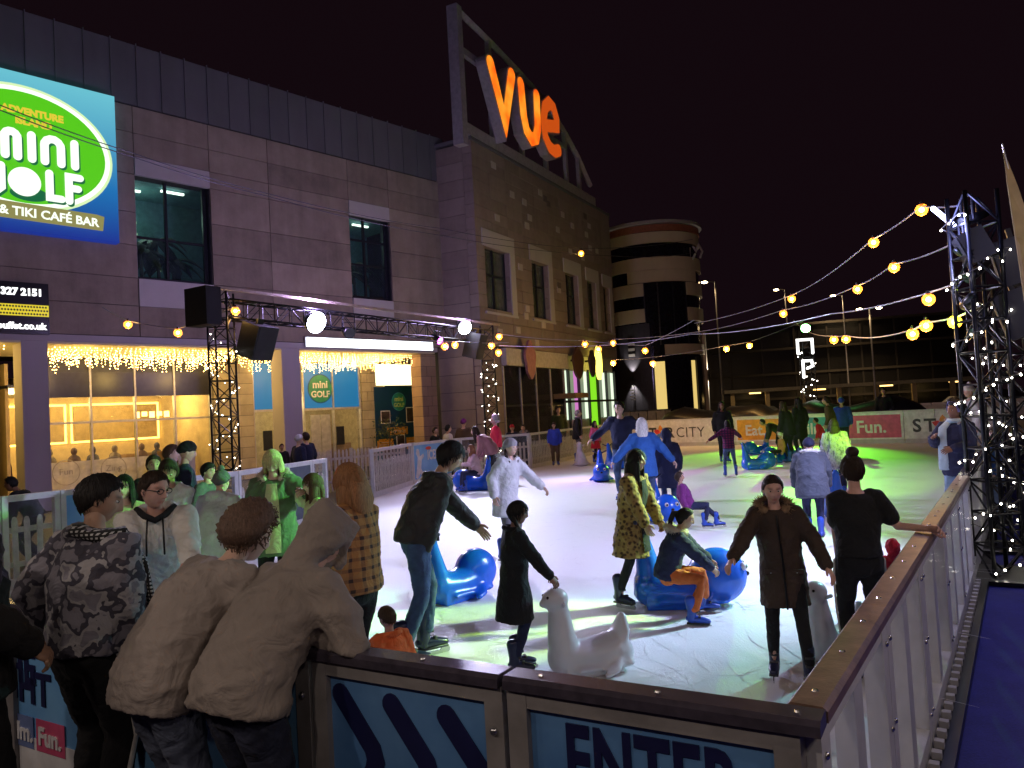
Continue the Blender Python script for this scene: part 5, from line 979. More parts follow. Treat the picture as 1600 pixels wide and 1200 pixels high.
def skate_mesh(kind):
    if kind in _skate: return _skate[kind]
    q = MB(); q.tube([(0, -.075, -.035), (0, -.02, -.04), (0, .06, -.045), (0, .13, -.055), (0, .165, -.06)], [(.036, .035), (.044, .046), (.046, .042), (.044, .03), (.034, .022)], 12, (1, 0, 0)); q.tube([(0, -.035, -.05), (0, -.03, .04), (0, -.035, .13), (0, -.04, .185)], [(.046, .06), (.046, .056), (.053, .062), (.056, .066)], 14, (1, 0, 0))
    for z, y in ((.12, .022), (.05, .028), (-.01, .06)): q.box((0, y, z), (.075, .03, .02), 1)
    q.box((0, .04, -.087), (.075, .26, .018), 1)
    bl = MB(); bl.prism([(-.10, 0), (-.115, .022), (-.09, .05), (-.05, .05), (-.04, .028), (.08, .028), (.10, .05), (.15, .05), (.17, .03), (.165, .008), (.15, 0)], -.004, .004, 0, Matrix.Translation((0, .03, -.15)) @ Matrix(((0, 1, 0, 0), (1, 0, 0, 0), (0, 0, 1, 0), (0, 0, 0, 1))))
    _skate[kind] = (q.mesh('skate', [M_plastic if kind == 'blue' else M_bootd, M_sole], True), bl.mesh('blade', M_blade)); return _skate[kind]
def shoe_mesh():
    if 'shoe' not in _skate: q = MB(); q.tube([(0, -.08, -.045), (0, .03, -.045), (0, .13, -.06), (0, .18, -.065)], [(.036, .035), (.046, .045), (.046, .03), (.034, .02)], 12, (1, 0, 0)); q.tube([(0, -.035, -.05), (0, -.03, .05)], [(.046, .055), (.05, .058)], 12, (1, 0, 0)); q.box((0, .045, -.085), (.085, .27, .015)); _skate['shoe'] = (q.mesh('shoe', M_shoe, True), None)
    return _skate['shoe']
PEOPLE_N = [0]; REPORT = []
def person(label, x, y, D, az, H=None, lean=0, hunch=0, side=0, twist=0, hy=0, hp=0, pz=.93, fl=None, fr=None, hl=None, hr=None, fat=1.0, top=None, hem=.86, sleeve=1.0, loose=1.0, legs=None, legfit=1.0, skin='pale', hair='dark', style='short', feet='blue', gz=0.0, fem=False, hood=None, fur=None, furc=None, hat=None, pom=False, glasses=False, scarf=None, inner=None, quilt=0.0, flare=0.0, band=None, group='skaters on the ice', lod=None, face_dir=None, hand_curl=.7, stripe=None, elbl=None, elbr=None, foldk=1.0, extra=None, cat='person', hairlen=.30, skirt=None, zipc=None):
    PEOPLE_N[0] += 1; rs = PEOPLE_N[0]; lod = lod if lod is not None else (0 if D < 8.5 else 1 if D < 16 else 2); vox = {0: .0135, 1: .02, 2: .03}[lod]
    lift = (.06 if feet else .0) if feet != 'shoe' else 0.0
    tgt = DP(x, y, D)
    S_ = 1.0; 
    def solve(s):
        sd = np.array([1.0, 0, 0]); pel = np.array([0, 0, pz]); P = [pel]; L_ = [.13, .16, .17, .06]; 
        for k, l in enumerate(L_):
            a = math.radians(lean+hunch*(k/3)); b_ = math.radians(side); P.append(P[-1]+l*np.array([math.sin(b_), math.sin(a)*math.cos(b_), math.cos(a)*math.cos(b_)]))
        a = math.radians((lean+hunch*1.1)*.8); neck = P[-1]+.058*np.array([math.sin(math.radians(side)), math.sin(a), math.cos(a)]); hc = neck+np.array([0, .022+.035*math.sin(a), .095])+np.array([0, .05*math.sin(a), -.02*abs(math.sin(a))]); return P, neck, hc
    P, neck, hc = solve(1); headtop = hc[2]+.118
    if H is None: H = (tgt[2]-gz-lift)*1.75/headtop
    s = H/1.75
    a = math.radians(az); fw = np.array([math.sin(a), math.cos(a), 0]); rt = np.array([math.cos(a), -math.sin(a), 0])
    R3 = np.stack([rt, fw, np.array([0, 0, 1.0])], 1); root = tgt-R3@(hc*s); root[2] = gz+lift
    REPORT.append((label, H, PJ(R3@(np.array([hc[0], hc[1], headtop])*s)+root), (x, y)))
    Mw = Matrix(((rt[0]*s, fw[0]*s, 0, root[0]), (rt[1]*s, fw[1]*s, 0, root[1]), (0, 0, s, root[2]), (0, 0, 0, 1)))
    def loc(p): return (R3.T@(np.array(p)-root))/s     # world -> figure space
    tw = math.radians(twist); sdv = np.array([math.cos(tw), -math.sin(tw), 0]); tt = P[3]-P[2]; tt = tt/np.linalg.norm(tt); sdv = sdv-tt*(sdv@tt)*.5; sdv /= np.linalg.norm(sdv)
    sw = .165*(1.0 if not fem else .93)*(.93+.07*fat); shl, shr = P[3]-sdv*sw+tt*.005, P[3]+sdv*sw+tt*.005
    fwd_t = np.cross(np.array([0, 0, 1.0]), sdv); fwd_t = fwd_t if fwd_t[1] > 0 else -fwd_t
    def dflt(sh, sg): return sh+np.array([sg*.09, .06, -.50])
    aim_ = lambda h: None if h is None else (np.array(h[1:], float) if isinstance(h, tuple) and h[0] == 'L' else loc(h))
    hl_, hr_ = aim_(hl), aim_(hr)
    hl_ = dflt(shl, -1) if hl_ is None else hl_; hr_ = dflt(shr, 1) if hr_ is None else hr_
    el, wl_ = ik(shl, hl_, .28, .25, elbl or (-.5, -.6, -.5)); er, wr_ = ik(shr, hr_, .28, .25, elbr or (.5, -.6, -.5))
    fl_ = np.array(fl if fl else (-.095, .02, 0), float); fr_ = np.array(fr if fr else (.095, -.02, 0), float); az_ = .09
    anl, anr = fl_+np.array([0, 0, az_]), fr_+np.array([0, 0, az_]); hpl, hpr = P[0]+np.array([-.088, 0, -.03]), P[0]+np.array([.088, 0, -.03])
    kl, anl = ik(hpl, anl, .42, .415, (-.12, 1, 0)); kr, anr = ik(hpr, anr, .42, .415, (.12, 1, 0))
    # ---- body
    sm = skin_mat(skin, hair); g = MB(); f_ = .96
    g.tube([P[0]+np.array([0, 0, -.09]), P[0], P[1], P[2], P[3], P[4]], [(.13*f_, .09), (.15, .105), (.13, .095), (.15, .105), (.125, .08), (.055, .055)], 14, (1, 0, 0)); g.tube([P[3], P[4], neck, hc+np.array([0, -.012, -.03])], [.06, .052, .048, .05], 12)
    for sh, e, w_ in ((shl, el, wl_), (shr, er, wr_)): g.tube([sh*.75+P[3]*.25, sh, e, w_], [.05, .05, .038, .026], 10)
    for hp_, k_, an in ((hpl, kl, anl), (hpr, kr, anr)): g.tube([hp_, hp_*.6+k_*.4, k_, k_*.55+an*.45, an], [.055, .05, .034, .03, .024], 10); g.tube([an+np.array([0, -.04, -.035]), an+np.array([0, .12, -.055])], [.034, .028], 8)
    HR = rotm(math.radians(hy), math.radians(hp+.35*(lean+hunch)*.5)); fem_ = fem
    hp_v, hF, hd, lips, brow = heads(lod, fem_); ex = MB(); 
    hv = hp_v@HR.T+hc
    ear = MB()
    for sx in (-1, 1): V, Fc = ball((sx*.076, -.008, -.004), (.010, .019, .031), 8); ear.add([HR@np.array(p)+hc for p in V], Fc)
    eyes = MB()
    if lod < 2:
        for sx in (-1, 1): V, Fc = ball((sx*.0325, .0735, .008), (.0125, .0115, .0066), 10); eyes.add([HR@np.array(p)+hc for p in V], Fc, 1); V, Fc = ball((sx*.0325, .0815, .008), (.0072, .0062, .0062), 8); eyes.add([HR@np.array(p)+hc for p in V], Fc, 2)
    hands = MB()
    if sleeve is not None:
        for sg, e, w_ in ((-1, el, wl_), (1, er, wr_)):
            t = w_-e; t = t/np.linalg.norm(t); pn = np.array([sg*.75, .25, .65]) if abs(t[2]) < .8 else np.array([sg*1.0, .15, 0]); hg = hand_geo(w_, t, pn, 1.0, hand_curl, sg); hands.add(hg.v, hg.f)
    holder = {}
    def fin_body(co, no, fc):
        n = len(co); V = list(co); F_ = list(fc); mi = [0]*len(fc); tint = [np.zeros((n, 2))]
        V += list(hv); F_ += [tuple(i+n for i in f) for f in hF]; mi += [0]*len(hF); tint.append(np.stack([lips, brow], 1)); n = len(V)
        for q in (ear, hands, eyes):
            F_ += [tuple(i+n for i in f) for f in q.f]; mi += q.mi; V += [np.array(p) for p in q.v]; tint.append(np.zeros((len(q.v), 2))); n = len(V)
        o = holder['o']; me = bpy.data.meshes.new('person'); me.from_pydata([tuple(p) for p in V], [], F_)
        for q in (sm, M_eye, M_iris): me.materials.append(q)
        me.polygons.foreach_set('material_index', mi); me.polygons.foreach_set('use_smooth', [True]*len(F_)); tn = np.vstack(tint); at = me.color_attributes.new('tint', 'FLOAT_COLOR', 'POINT'); at.data.foreach_set('color', np.hstack([tn, np.zeros((len(tn), 1)), np.ones((len(tn), 1))]).astype(np.float32).ravel()); o.data = me
    me0 = bpy.data.meshes.new('person'); o = put('person', me0, None, Mw); tag(o, label, cat, group); holder['o'] = o
    remesh_later(g, vox, 3, fin_body)
    # ---- upper garment
    if top is not None:
        g = MB(); q = .018*loose+.012; fx = fat
        hz = hem; low = P[0]*1.0; drop = max(0.0, pz-hz*1.0) if pz > .6 else .08
        dn = np.array([0, 0, -1.0]); bk = P[0]-P[1]; bk = bk/np.linalg.norm(bk); dn = dn*.6+bk*.4; dn = dn/np.linalg.norm(dn); n_low = P[0]+dn*drop
        pts = [n_low, P[0]*.5+n_low*.5, P[0], P[1], P[2], P[3], P[3]*.35+P[4]*.65]; rad = [(.165*fx+q+flare, .125*fx+q+flare*.9), (.166*fx+q+flare*.5, .128*fx+q+flare*.5), (.16*fx+q, .122*fx+q), (.148*fx+q, .118*fx+q), (.165*fx**.6+q, .122*fx**.6+q), (.15+q*.7, .095+q*.7), (.075+q*.5, .07+q*.5)]
        if drop < .03: pts, rad = pts[2:], rad[2:]
        g.tube(pts, rad, 22, sdv*.5+np.array([.5, 0, 0]), 0, False)
        for sh, e, w_ in ((shl, el, wl_), (shr, er, wr_)):
            we = e+(w_-e)*.96 if sleeve >= 1 else (sh+(e-sh)*sleeve/.5 if sleeve <= .5 else e+(w_-e)*(sleeve-.5)*2); aa = .040*fx**.5
            if sleeve <= .5: g.tube([sh*.72+P[3]*.28, sh, we], [.05+q, .052+q, .05+q], 12)
            else: g.tube([sh*.72+P[3]*.28, sh, sh*.45+e*.55, e, e*.45+we*.55, we], [.05+q, .054*fx**.4+q, .05*fx**.4+q, .044+q, .039+q*.9, .034+q*.8], 12)
        if hood == 'down' or hood == 'collar': g.tube([P[4]+np.array([-.10, -.0, .0]), P[4]+np.array([-.085, -.085, .01]), P[4]+np.array([0, -.125, .015]), P[4]+np.array([.085, -.085, .01]), P[4]+np.array([.10, 0, .0])], [.035, .048, .056, .048, .035] if hood == 'down' else [.03]*5, 10); g.tube([P[4]+np.array([-.10, 0, 0]), P[4]+np.array([-.05, .075, -.045]), P[4]+np.array([.05, .075, -.045]), P[4]+np.array([.10, 0, 0])], .026, 8)
        if hood == 'up':
            hs, hF2 = shell(min(lod, 1), fem, 'hood', .036, 0, 0, rs, 1.12); dk_ = hs/np.linalg.norm(hs, axis=1)[:, None]; pk_ = np.exp(-((dk_-np.array([0, -.42, .9]))**2).sum(1)/.10); hs = hs+dk_*(.035*pk_)[:, None]+np.array([0, -.012, .0]); g.add([HR@pp+hc for pp in hs], hF2); g.tube([HR@np.array([.088*math.cos(t), .05+.025*abs(math.sin(t)), .122*math.sin(t)+.004])+hc for t in np.linspace(-.9, math.pi+.9, 18)], .020, 8); g.tube([hc+HR@np.array([0, -.075, -.02]), P[4]+np.array([0, -.07, .02]), P[3]+np.array([0, -.06, .02])], [(.085, .06), (.105, .07), (.12, .06)], 12, (1, 0, 0))
        def fin_top(co, no, fc, o=o, nm='jacket'): final('jacket', folds(co, no, .0125*foldk*(loose**.6), rs, 12, quilt), fc, [top], o, Mw)
        remesh_later(g, vox, 4 if lod == 0 else 3, fin_top)
        if inner is not None:
            cg = MB(); ff = np.array([0, 1.0, 0]); Q = [pts[0]*.7+pts[1]*.3] + pts[1:-1]; V = []
            for i, pnt in enumerate(Q):
                rr_ = rad[min(i, len(rad)-1)]; wd = (.075, .08, .08, .075, .07, .05)[min(i, 5)]; d_ = rr_[1]
                for xx in (-1, -.5, 0, .5, 1): V.append(pnt+np.array([xx*wd, d_*math.sqrt(max(0, 1-(xx*wd/rr_[0])**2))+.012, 0]))
            cg.add(V, [(5*i+j, 5*i+j+1, 5*i+j+6, 5*i+j+5) for i in range(len(Q)-1) for j in range(4)]); final('inner_top', cg.v, cg.f, [inner], o, Mw)
    if top is not None and lod == 0 and zipc is not None:
        zq = MB(); Q = pts[:-1]; L0 = []
        for i, pnt in enumerate(Q): L0.append(pnt+np.array([0, rad[i][1]+.006, 0])+(np.array([0, .0, .0])))
        zq.tube(L0, [(.009, .006)]*len(L0), 6, (1, 0, 0)); zq.build('zip', zipc, o, True, Mw)
        for sx in (-1, 1):
            pk = MB(); c_ = P[0]+np.array([sx*.105, rad[2 if drop >= .03 else 0][1]*.80+.012, -.02]); pk.box(c_, (.10, .018, .035)); pk.build('pocket_flap', top, o, False, Mw); MB().ball(c_+np.array([0, .012, -.006]), .008, 8).build('button', M_screw, o, True, Mw)
    # ---- trousers
    if legs is not None:
        g = MB(); q = .012*legfit; g.tube([P[0]+np.array([0, 0, -.085]), P[0]+np.array([0, 0, -.03]), P[0]*.4+P[1]*.6], [(.14*fat**.7, .105*fat**.7), (.158*fat**.8, .12*fat**.8), (.14*fat, .11*fat)], 16, (1, 0, 0))
        for hp_, k_, an in ((hpl, kl, anl), (hpr, kr, anr)): e_ = an+np.array([0, 0, .075 if feet != 'shoe' else .0]); g.tube([hp_, hp_*.6+k_*.4, k_, k_*.5+e_*.5, e_], [.088*fat**.6+q, .08*fat**.5+q, .057+q, .053+q, .043+q*1.3], 12)
        def fin_leg(co, no, fc, o=o): final('trousers', folds(co, no, .0075*foldk*legfit**.4, rs+50, 15), fc, [legs], o, Mw)
        remesh_later(g, vox, 3, fin_leg)
        if stripe is not None:
            sb_ = MB()
            for hp_, k_, an, sg in ((hpl, kl, anl, -1), (hpr, kr, anr, 1)): sb_.tube([hp_+np.array([sg*.098*fat**.6, 0, 0]), hp_*.6+k_*.4+np.array([sg*(.088*fat**.5+q), 0, 0]), k_+np.array([sg*(.062+q), 0, 0]), an+np.array([sg*(.05+q), 0, 0])], [(.016, .009)]*4, 6, (0, 1, 0))
            sb_.build('side_stripe', stripe, o, True, Mw)
    if skirt is not None:
        g = MB(); n_ = P[0]+np.array([0, 0, -.36]); g.tube([n_, P[0]+np.array([0, 0, -.15]), P[0]], [(.24, .2), (.2, .16), (.15, .12)], 18, (1, 0, 0), 0, False); g.build('skirt', skirt, o, True, Mw)
    # ---- feet
    if feet:
        for an, k_ in ((anl, kl), (anr, kr)):
            ms, bl = shoe_mesh() if feet == 'shoe' else skate_mesh('blue' if feet == 'blue' else 'navy'); u = k_-an; u = u/np.linalg.norm(u); yw = math.radians(-8 if an is anl else 8); tiltx = 0 if an[2] < .16 else -.5
            ml = Matrix.Translation(Vector(an)) @ Matrix.Rotation(-yw, 4, 'Z') @ Matrix.Rotation(tiltx, 4, 'X'); sk = put('shoe' if feet == 'shoe' else 'skate', ms, o, Mw @ ml)
            if bl: put('blade', bl, sk, Mw @ ml)
    # ---- hair and headwear
    hm = hair_mat(hair)
    if hood != 'up':
        hb = MB(); th_, gv, lp = {'short': (.020, .0022, 0), 'crop': (.009, .001, 0), 'long': (.022, .0022, 0), 'pony': (.014, .0014, 0), 'bun': (.014, .0014, 0), 'curly': (.05, 0, .022), 'afro': (.06, 0, .02), 'braid': (.016, .0015, 0), 'loose': (.024, .003, 0)}[style]
        if hat is None or style in ('long', 'loose'):
            V, Fc = shell(lod, fem, 'crop' if style == 'crop' else 'hair', th_, gv if lod == 0 else gv*.5, lp, rs); hb.add(V, Fc)
        if style in ('long', 'loose'):
            L = hairlen; w_ = .088 if style == 'long' else .1
            hb.tube([(0, -.055, .03), (0, -.085, -.06), (0, -.092, -.10-L*.3), (0, -.085, -.10-L*.75), (0, -.08, -.10-L)], [(.075, .05), (w_, .05), (w_+.008, .042), (w_*.85, .034), (w_*.45, .02)], 18, (1, 0, 0))
            for sx in (-1, 1): hb.tube([(sx*.062, .02, .045), (sx*.084, .0, -.03), (sx*.088, .01, -.12), (sx*.082, .03, -.12-L*.6)], [(.02, .035), (.02, .045), (.024, .042), (.012, .02)], 10, (1, 0, 0))
            gg = np.random.default_rng(rs)
            if lod == 0:
                for k in range(46): a0 = gg.uniform(-2.3, 2.3); rr_ = .1; px_, py_ = rr_*math.sin(a0)*.92, -rr_*math.cos(a0)*1.0-.0; hb.tube([(px_*.8, py_*.8, .03), (px_*1.02, py_*1.02, -.06), (px_*1.08+gg.normal(0, .006), py_*1.05, -.14-L*.3), (px_*.9+gg.normal(0, .015), py_*.98+gg.normal(0, .01), -.1-L*gg.uniform(.7, 1.08))], [.009, .010, .009, .003], 5)
        if style == 'pony': hb.tube([(0, -.1, .045), (0, -.15, .03), (0, -.165, -.06), (0, -.14, -.2)], [.028, .036, .034, .012], 10)
        if style == 'bun': hb.ball((0, -.045, .15), (.052, .05, .045), 14); hb.tube([(0, -.04, .10), (0, -.045, .125)], [.05, .035], 12)
        if style == 'braid':
            for sx in (-1, 1): hb.tube([(sx*.06, -.05, -.03), (sx*.09, -.02, -.1), (sx*.095, .04, -.19), (sx*.085, .055, -.30)], [.024, .022, .02, .008], 8)
        if hat is None and lod < 2:
            sv, sf = strands(style, rs, th_, {0: 620, 1: 170}[lod], fem); hb.add(sv, sf)
        V = [HR@np.array(p)+hc for p in hb.v]
        if V: final('hair', V, hb.f, [hm], o, Mw)
    if hat is not None:
        hb = MB(); V, Fc = shell(min(lod, 1), fem, 'hat', .026, .0012, 0, rs, 1.02); hb.add(V, Fc)
        if pom: hb.ball((0, -.02, .165), .042, 10)
        final('hat', [HR@np.array(p)+hc for p in hb.v], hb.f, [hat], o, Mw)
    if band is not None:
        hb = MB(); hb.tube([np.array([.088*math.cos(t), .0+.02*math.sin(t), .0])*np.array([1, 1, 0])+np.array([0, .018, .128*math.sin(t)+.004]) for t in np.linspace(-.15, math.pi+.15, 16)], [(.007, .024)]*16, 8, (1, 0, 0)); final('headband', [HR@np.array(p)+hc for p in hb.v], hb.f, [band], o, Mw)
    if glasses:
        hb = MB()
        for sx in (-1, 1):
            hb.tube([(sx*.033+.023*math.cos(t), .098, .008+.016*math.sin(t)) for t in np.linspace(0, 2*math.pi, 13)], .0028, 5, None, 0, False); hb.tube([(sx*.056, .097, .012), (sx*.080, .03, .014), (sx*.082, -.02, .008)], .0026, 5)
        hb.tube([(-.01, .101, .012), (.01, .101, .012)], .0026, 5); final('glasses', [HR@np.array(p)+hc for p in hb.v], hb.f, [M_dark], o, Mw)
    if fur is not None:
        fm = cloth('fur_'+fur, {'white': (.7, .7, .72), 'brown': (.26, .17, .10), 'grey': (.34, .33, .35), 'cream': (.55, .47, .36)}[fur], .9)
        if hood == 'up': path = [HR@np.array([.098*math.cos(t), .055+.02*abs(math.sin(t)), .128*math.sin(t)])+hc for t in np.linspace(0, 2*math.pi, 22)]
        else: path = [P[4]+np.array([.13*math.sin(t), -.03+.115*math.cos(t)*-1, .012+.045*math.cos(t)]) for t in np.linspace(-2.5, 2.5, 20)]
        q = fur_ring(path, .030, {0: 900, 1: 350, 2: 120}[lod], .05, rs); final('fur_trim', q.v, q.f, [fm], o, Mw)
    if scarf is not None:
        q = MB(); q.tube([P[4]+np.array([.085*math.sin(t), .005+.085*math.cos(t), .015]) for t in np.linspace(0, 2*math.pi, 14)], .034, 10); c0 = P[4]+np.array([.06, .08, 0]); q.tube([c0, P[3]+np.array([.10, .155, -.02]), P[2]+np.array([.11, .165, 0]), P[0]+np.array([.11, .17, .05]), P[0]+np.array([.11, .17, -.12])], [(.05, .02), (.06, .02), (.065, .018), (.07, .018), (.075, .015)], 10, (1, 0, 0)); final('scarf', q.v, q.f, [scarf], o, Mw)
    if extra: extra(o, Mw, dict(P=P, hc=hc, HR=HR, wl=wl_, wr=wr_, shr=shr, er=er, shl=shl, el=el))
    return o
# ------------------------------------------------------------------ seal shaped skating aids
M_sealb = mat('blue_polyethylene', (.012, .11, .62), .26, var=.12, scale=4, bump=.05, bscale=30); M_sealw = mat('white_polyethylene', (.62, .6, .64), .35, var=.06)
def seal(label, pos, az, s=1.0, white=False, D=10, handle=True):
    a = math.radians(az); fw = np.array([math.sin(a), math.cos(a)]); rt = np.array([math.cos(a), -math.sin(a)]); Mw = Matrix(((rt[0]*s, fw[0]*s, 0, pos[0]), (rt[1]*s, fw[1]*s, 0, pos[1]), (0, 0, s, .002), (0, 0, 0, 1)))
    g = MB(); g.tube([(0, -.36, .16), (0, -.1, .14), (0, .15, .16)], [(.18, .17), (.19, .16), (.2, .18)], 16, (1, 0, 0)); g.box((0, -.12, .06), (.36, .56, .12))
    if white:
        g.ball((0, .14, .15), (.2, .2, .16), 16); g.tube([(0, .16, .2), (0, .24, .36), (0, .25, .47)], [(.17, .10), (.14, .07), (.06, .04)], 12, (1, 0, 0)); g.tube([(0, -.34, .15), (0, -.37, .36), (0, -.38, .54), (0, -.39, .65)], [(.19, .16), (.15, .13), (.11, .11), (.09, .09)], 14, (1, 0, 0)); g.ball((0, -.41, .70), (.115, .13, .11), 14); g.tube([(0, -.47, .69), (0, -.54, .67)], [.06, .04], 10)
    else:
        g.ball((0, .2, .24), (.21, .25, .235), 18); g.tube([(0, -.33, .13), (0, -.37, .36), (0, -.40, .56), (0, -.425, .72)], [(.18, .15), (.12, .10), (.075, .065), (.06, .05)], 14, (1, 0, 0))
    g.tube([(0, -.3, .08), (0, .25, .08)], [(.24, .06), (.22, .06)], 12, (1, 0, 0))
    for sx in (-1, 1): g.tube([(sx*.16, .12, .12), (sx*.25, .04, .06), (sx*.29, -.06, .035)], [(.06, .05), (.06, .035), (.035, .025)], 10)
    o = put('seal_skating_aid', bpy.data.meshes.new('seal'), None, Mw); tag(o, label, 'skating aid', 'seal skating aids on the ice')
    def fin(co, no, fc):
        co = co.copy(); co[:, 2] = np.maximum(co[:, 2], 0.0); me = bpy.data.meshes.new('seal_skating_aid'); me.from_pydata([tuple(p) for p in co], [], fc); me.materials.append(M_sealw if white else M_sealb); me.polygons.foreach_set('use_smooth', [True]*len(fc)); o.data = me
    remesh_later(g, .02 if D < 9 else .028, 5, fin)
    if handle: z, y = (.64, -.36) if white else (.68, -.43); MB().tube([(-.17, y-.03, z+.05), (-.06, y, z), (.06, y, z), (.17, y-.03, z+.05)], .019, 8).build('handle', M_sealw if white else M_bootd, o, True, Mw)
    for sx in (-1, 1): MB().ball(*(((sx*.06, -.505, .735), .014, 8) if white else ((sx*.084, .425, .325), .019, 8))).build('eye', M_iris, o, True, Mw)
    if not white:
        for sx in (-1, 1): MB().ball((sx*.082, .405, .325), (.034, .03, .036), 10).build('eye_patch', M_sealw, o, True, Mw)
        MB().ball((0, .448, .25), (.03, .02, .02), 10).build('nose', M_iris, o, True, Mw)
    return o
p_ = G(724, 932); seal('shiny blue seal aid just behind the man in the dark jacket', p_, 42, 1.0, D=7)
seal_b = G(1085, 945); seal('blue seal aid ridden by the child in orange trousers', seal_b, 97, 1.12, D=7)
seal('white seal aid pushed by the girl in the black coat', G(938, 1046), 72, .78, True, D=5); seal('white seal aid half hidden by the woman in the black T-shirt', DP(1318, 950, 5.7), 60, .72, True, D=5)
seal('riderless blue seal aid beside the girl in the purple check coat', G(1188, 733), 95, 1.0, D=20); seal('blue seal aid facing the camera by the woman in the blue cardigan', G(940, 752), 185, 1.05, D=16)
seal('blue seal aid standing near the white penguin shaped aid', DP(965, 720, 24), 150, 1.05, D=22); seal('blue seal aid carrying the girl in the pale pink coat', G(738, 766), -75, 1.15, D=19)
seal('blue seal aid under the bending child at the far barrier', DP(1180, 690, 27), -90, 1.0, D=26); seal('blue seal aid carrying the child in orange', DP(1212, 690, 23), -95, 1.05, D=23)
seal('blue seal aid in front of the grey parka', DP(1305, 760, 12.3), 20, 1.0, D=12); seal('blue seal aid tilted beside the dark coated woman', DP(1036, 800, 12.6), 170, 1.0, D=12); seal('white penguin shaped aid near the side barrier', DP(908, 715, 26.2), 180, 1.0, True, D=24)

# ------------------------------------------------------------------ the crowd
C_black = cloth('black_cloth', (.012, .012, .014)); C_navy = cloth('navy_cloth', (.018, .022, .06)); C_jean = cloth('blue_denim', (.05, .085, .18), .8, .25, scale=3); C_ljean = cloth('pale_denim', (.22, .32, .45), .8, .2, scale=3); C_djean = cloth('dark_denim', (.022, .026, .05), .8, .3, scale=3); C_grey = cloth('grey_cloth', (.12, .12, .13)); C_white = cloth('white_fleece', (.68, .66, .62), .9, .05)
C_taupe = cloth('taupe_jacket', (.31, .265, .24), .8, .1); C_taupe2 = cloth('taupe_hoodie', (.27, .23, .205), .85, .1); C_camo = cloth('camouflage', (.21, .20, .24), .8, .1, 'camo', (.06, .057, .08), (.33, .32, .34), 1.4)
C_houn = cloth('houndstooth', (.5, .5, .5), .9, .1, 'check', (.02, .02, .02), (.02, .02, .02), .9); C_plaid = cloth('orange_plaid', (.42, .20, .07), .85, .1, 'plaid', (.28, .13, .06), (.06, .035, .03), .9); C_leo = cloth('leopard_fur', (.27, .17, .055), .8, .1, 'leopard', (.05, .028, .012), (.16, .09, .03), 1.0); C_brown = cloth('brown_parka', (.05, .032, .024), .75)
C_dkjac = cloth('charcoal_jacket', (.03, .028, .03), .55); C_green = cloth('olive_parka', (.10, .14, .08)); C_pale = cloth('pale_parka', (.55, .56, .58)); C_pink = cloth('dusty_pink', (.55, .30, .30)); C_lpink = cloth('pale_pink', (.62, .42, .46)); C_red = cloth('red_fleece', (.55, .02, .05)); C_blue = cloth('royal_blue', (.03, .06, .42)); C_cblue = cloth('cardigan_blue', (.03, .12, .42)); C_orange = cloth('rust_orange', (.5, .12, .03)); C_hviz = cloth('bright_orange', (.85, .16, .04)); C_check = cloth('purple_check', (.12, .01, .06), .85, .1, 'plaid', (.03, .005, .04), (.02, .01, .03), .8); C_fur = cloth('grey_fur', (.14, .13, .22), .9, .1, 'fur', (.62, .6, .72), None, 1.0, .8); C_slate = cloth('slate_parka', (.06, .07, .10)); C_ltblue = cloth('pale_blue_scarf', (.42, .55, .62)); C_yel = cloth('pale_yellow', (.5, .5, .28)); C_purple = cloth('purple_cloth', (.14, .02, .14)); C_hot = cloth('hot_pink', (.8, .12, .3)); C_skirt = cloth('red_skirt', (.6, .02, .04)); C_dgreen = cloth('dark_green', (.05, .07, .03)); C_brn2 = cloth('brown_cloth', (.09, .06, .035))
SPG = 'spectators leaning at the near barrier'
# spectators outside the near barrier
def wear_scarf(o, Mw, J):
    q = MB(); P = J['P']; c = P[4]; q.tube([c+np.array([-.08, -.02, .02]), c+np.array([.02, -.10, .02]), c+np.array([.11, -.05, -.02]), J['shr']+np.array([-.02, .04, .06]), J['shr']+np.array([.03, .10, -.1]), J['shr']+np.array([.04, .14, -.45]), J['shr']+np.array([.04, .14, -.66])], [(.03, .05), (.03, .05), (.035, .055), (.02, .07), (.02, .08), (.018, .085), (.015, .09)], 10, (0, 0, 1)); final('scarf', q.v, q.f, [C_houn], o, Mw)
person('man in grey camouflage jacket and black side striped trousers leaning by the barrier', 154, 742, 3.75, 22, gz=DECK, fat=1.12, top=C_camo, hem=.90, legs=C_black, legfit=2.0, hair='black', style='crop', skin='tan', feet='shoe', hood='collar', hy=38, hp=18, lean=6, hl=('L', -.24, .05, .96), hr=('L', .20, .10, .86), stripe=C_white, group=SPG, extra=wear_scarf, loose=1.5)
person('dark coated spectator cut off by the picture edge', -72, 712, 3.2, 30, gz=DECK, fat=1.2, top=C_black, hem=.8, legs=C_black, hair='black', skin='tan', feet='shoe', group=SPG, loose=1.6, hr=('L', .30, .12, 1.0))
person('woman with brown curly hair and taupe jacket bent over the barrier', 390, 797, 3.55, 38, gz=DECK, lean=32, hunch=22, fat=1.07, foldk=1.1, top=C_taupe, hem=.80, legs=cloth('faded_denim', (.11, .13, .19), .8, .25, scale=3), legfit=1.6, hair='curlbrown', style='curly', skin='pale', feet='shoe', fem=True, hood='collar', hp=14, hl=DP(330, 955, 3.75), hr=DP(455, 965, 3.5), group=SPG, loose=1.5)
person('hooded spectator in taupe jacket and dark jeans leaning on the barrier', 509, 806, 3.4, 36, gz=DECK, lean=33, hunch=22, fat=1.17, foldk=1.15, top=C_taupe2, hem=.84, legs=C_djean, legfit=1.6, hood='up', skin='pale', feet='shoe', hp=18, hl=DP(430, 975, 3.45), hr=DP(500, 990, 3.25), elbr=(1.0, -.1, -.45), group=SPG, loose=1.6, fem=True)
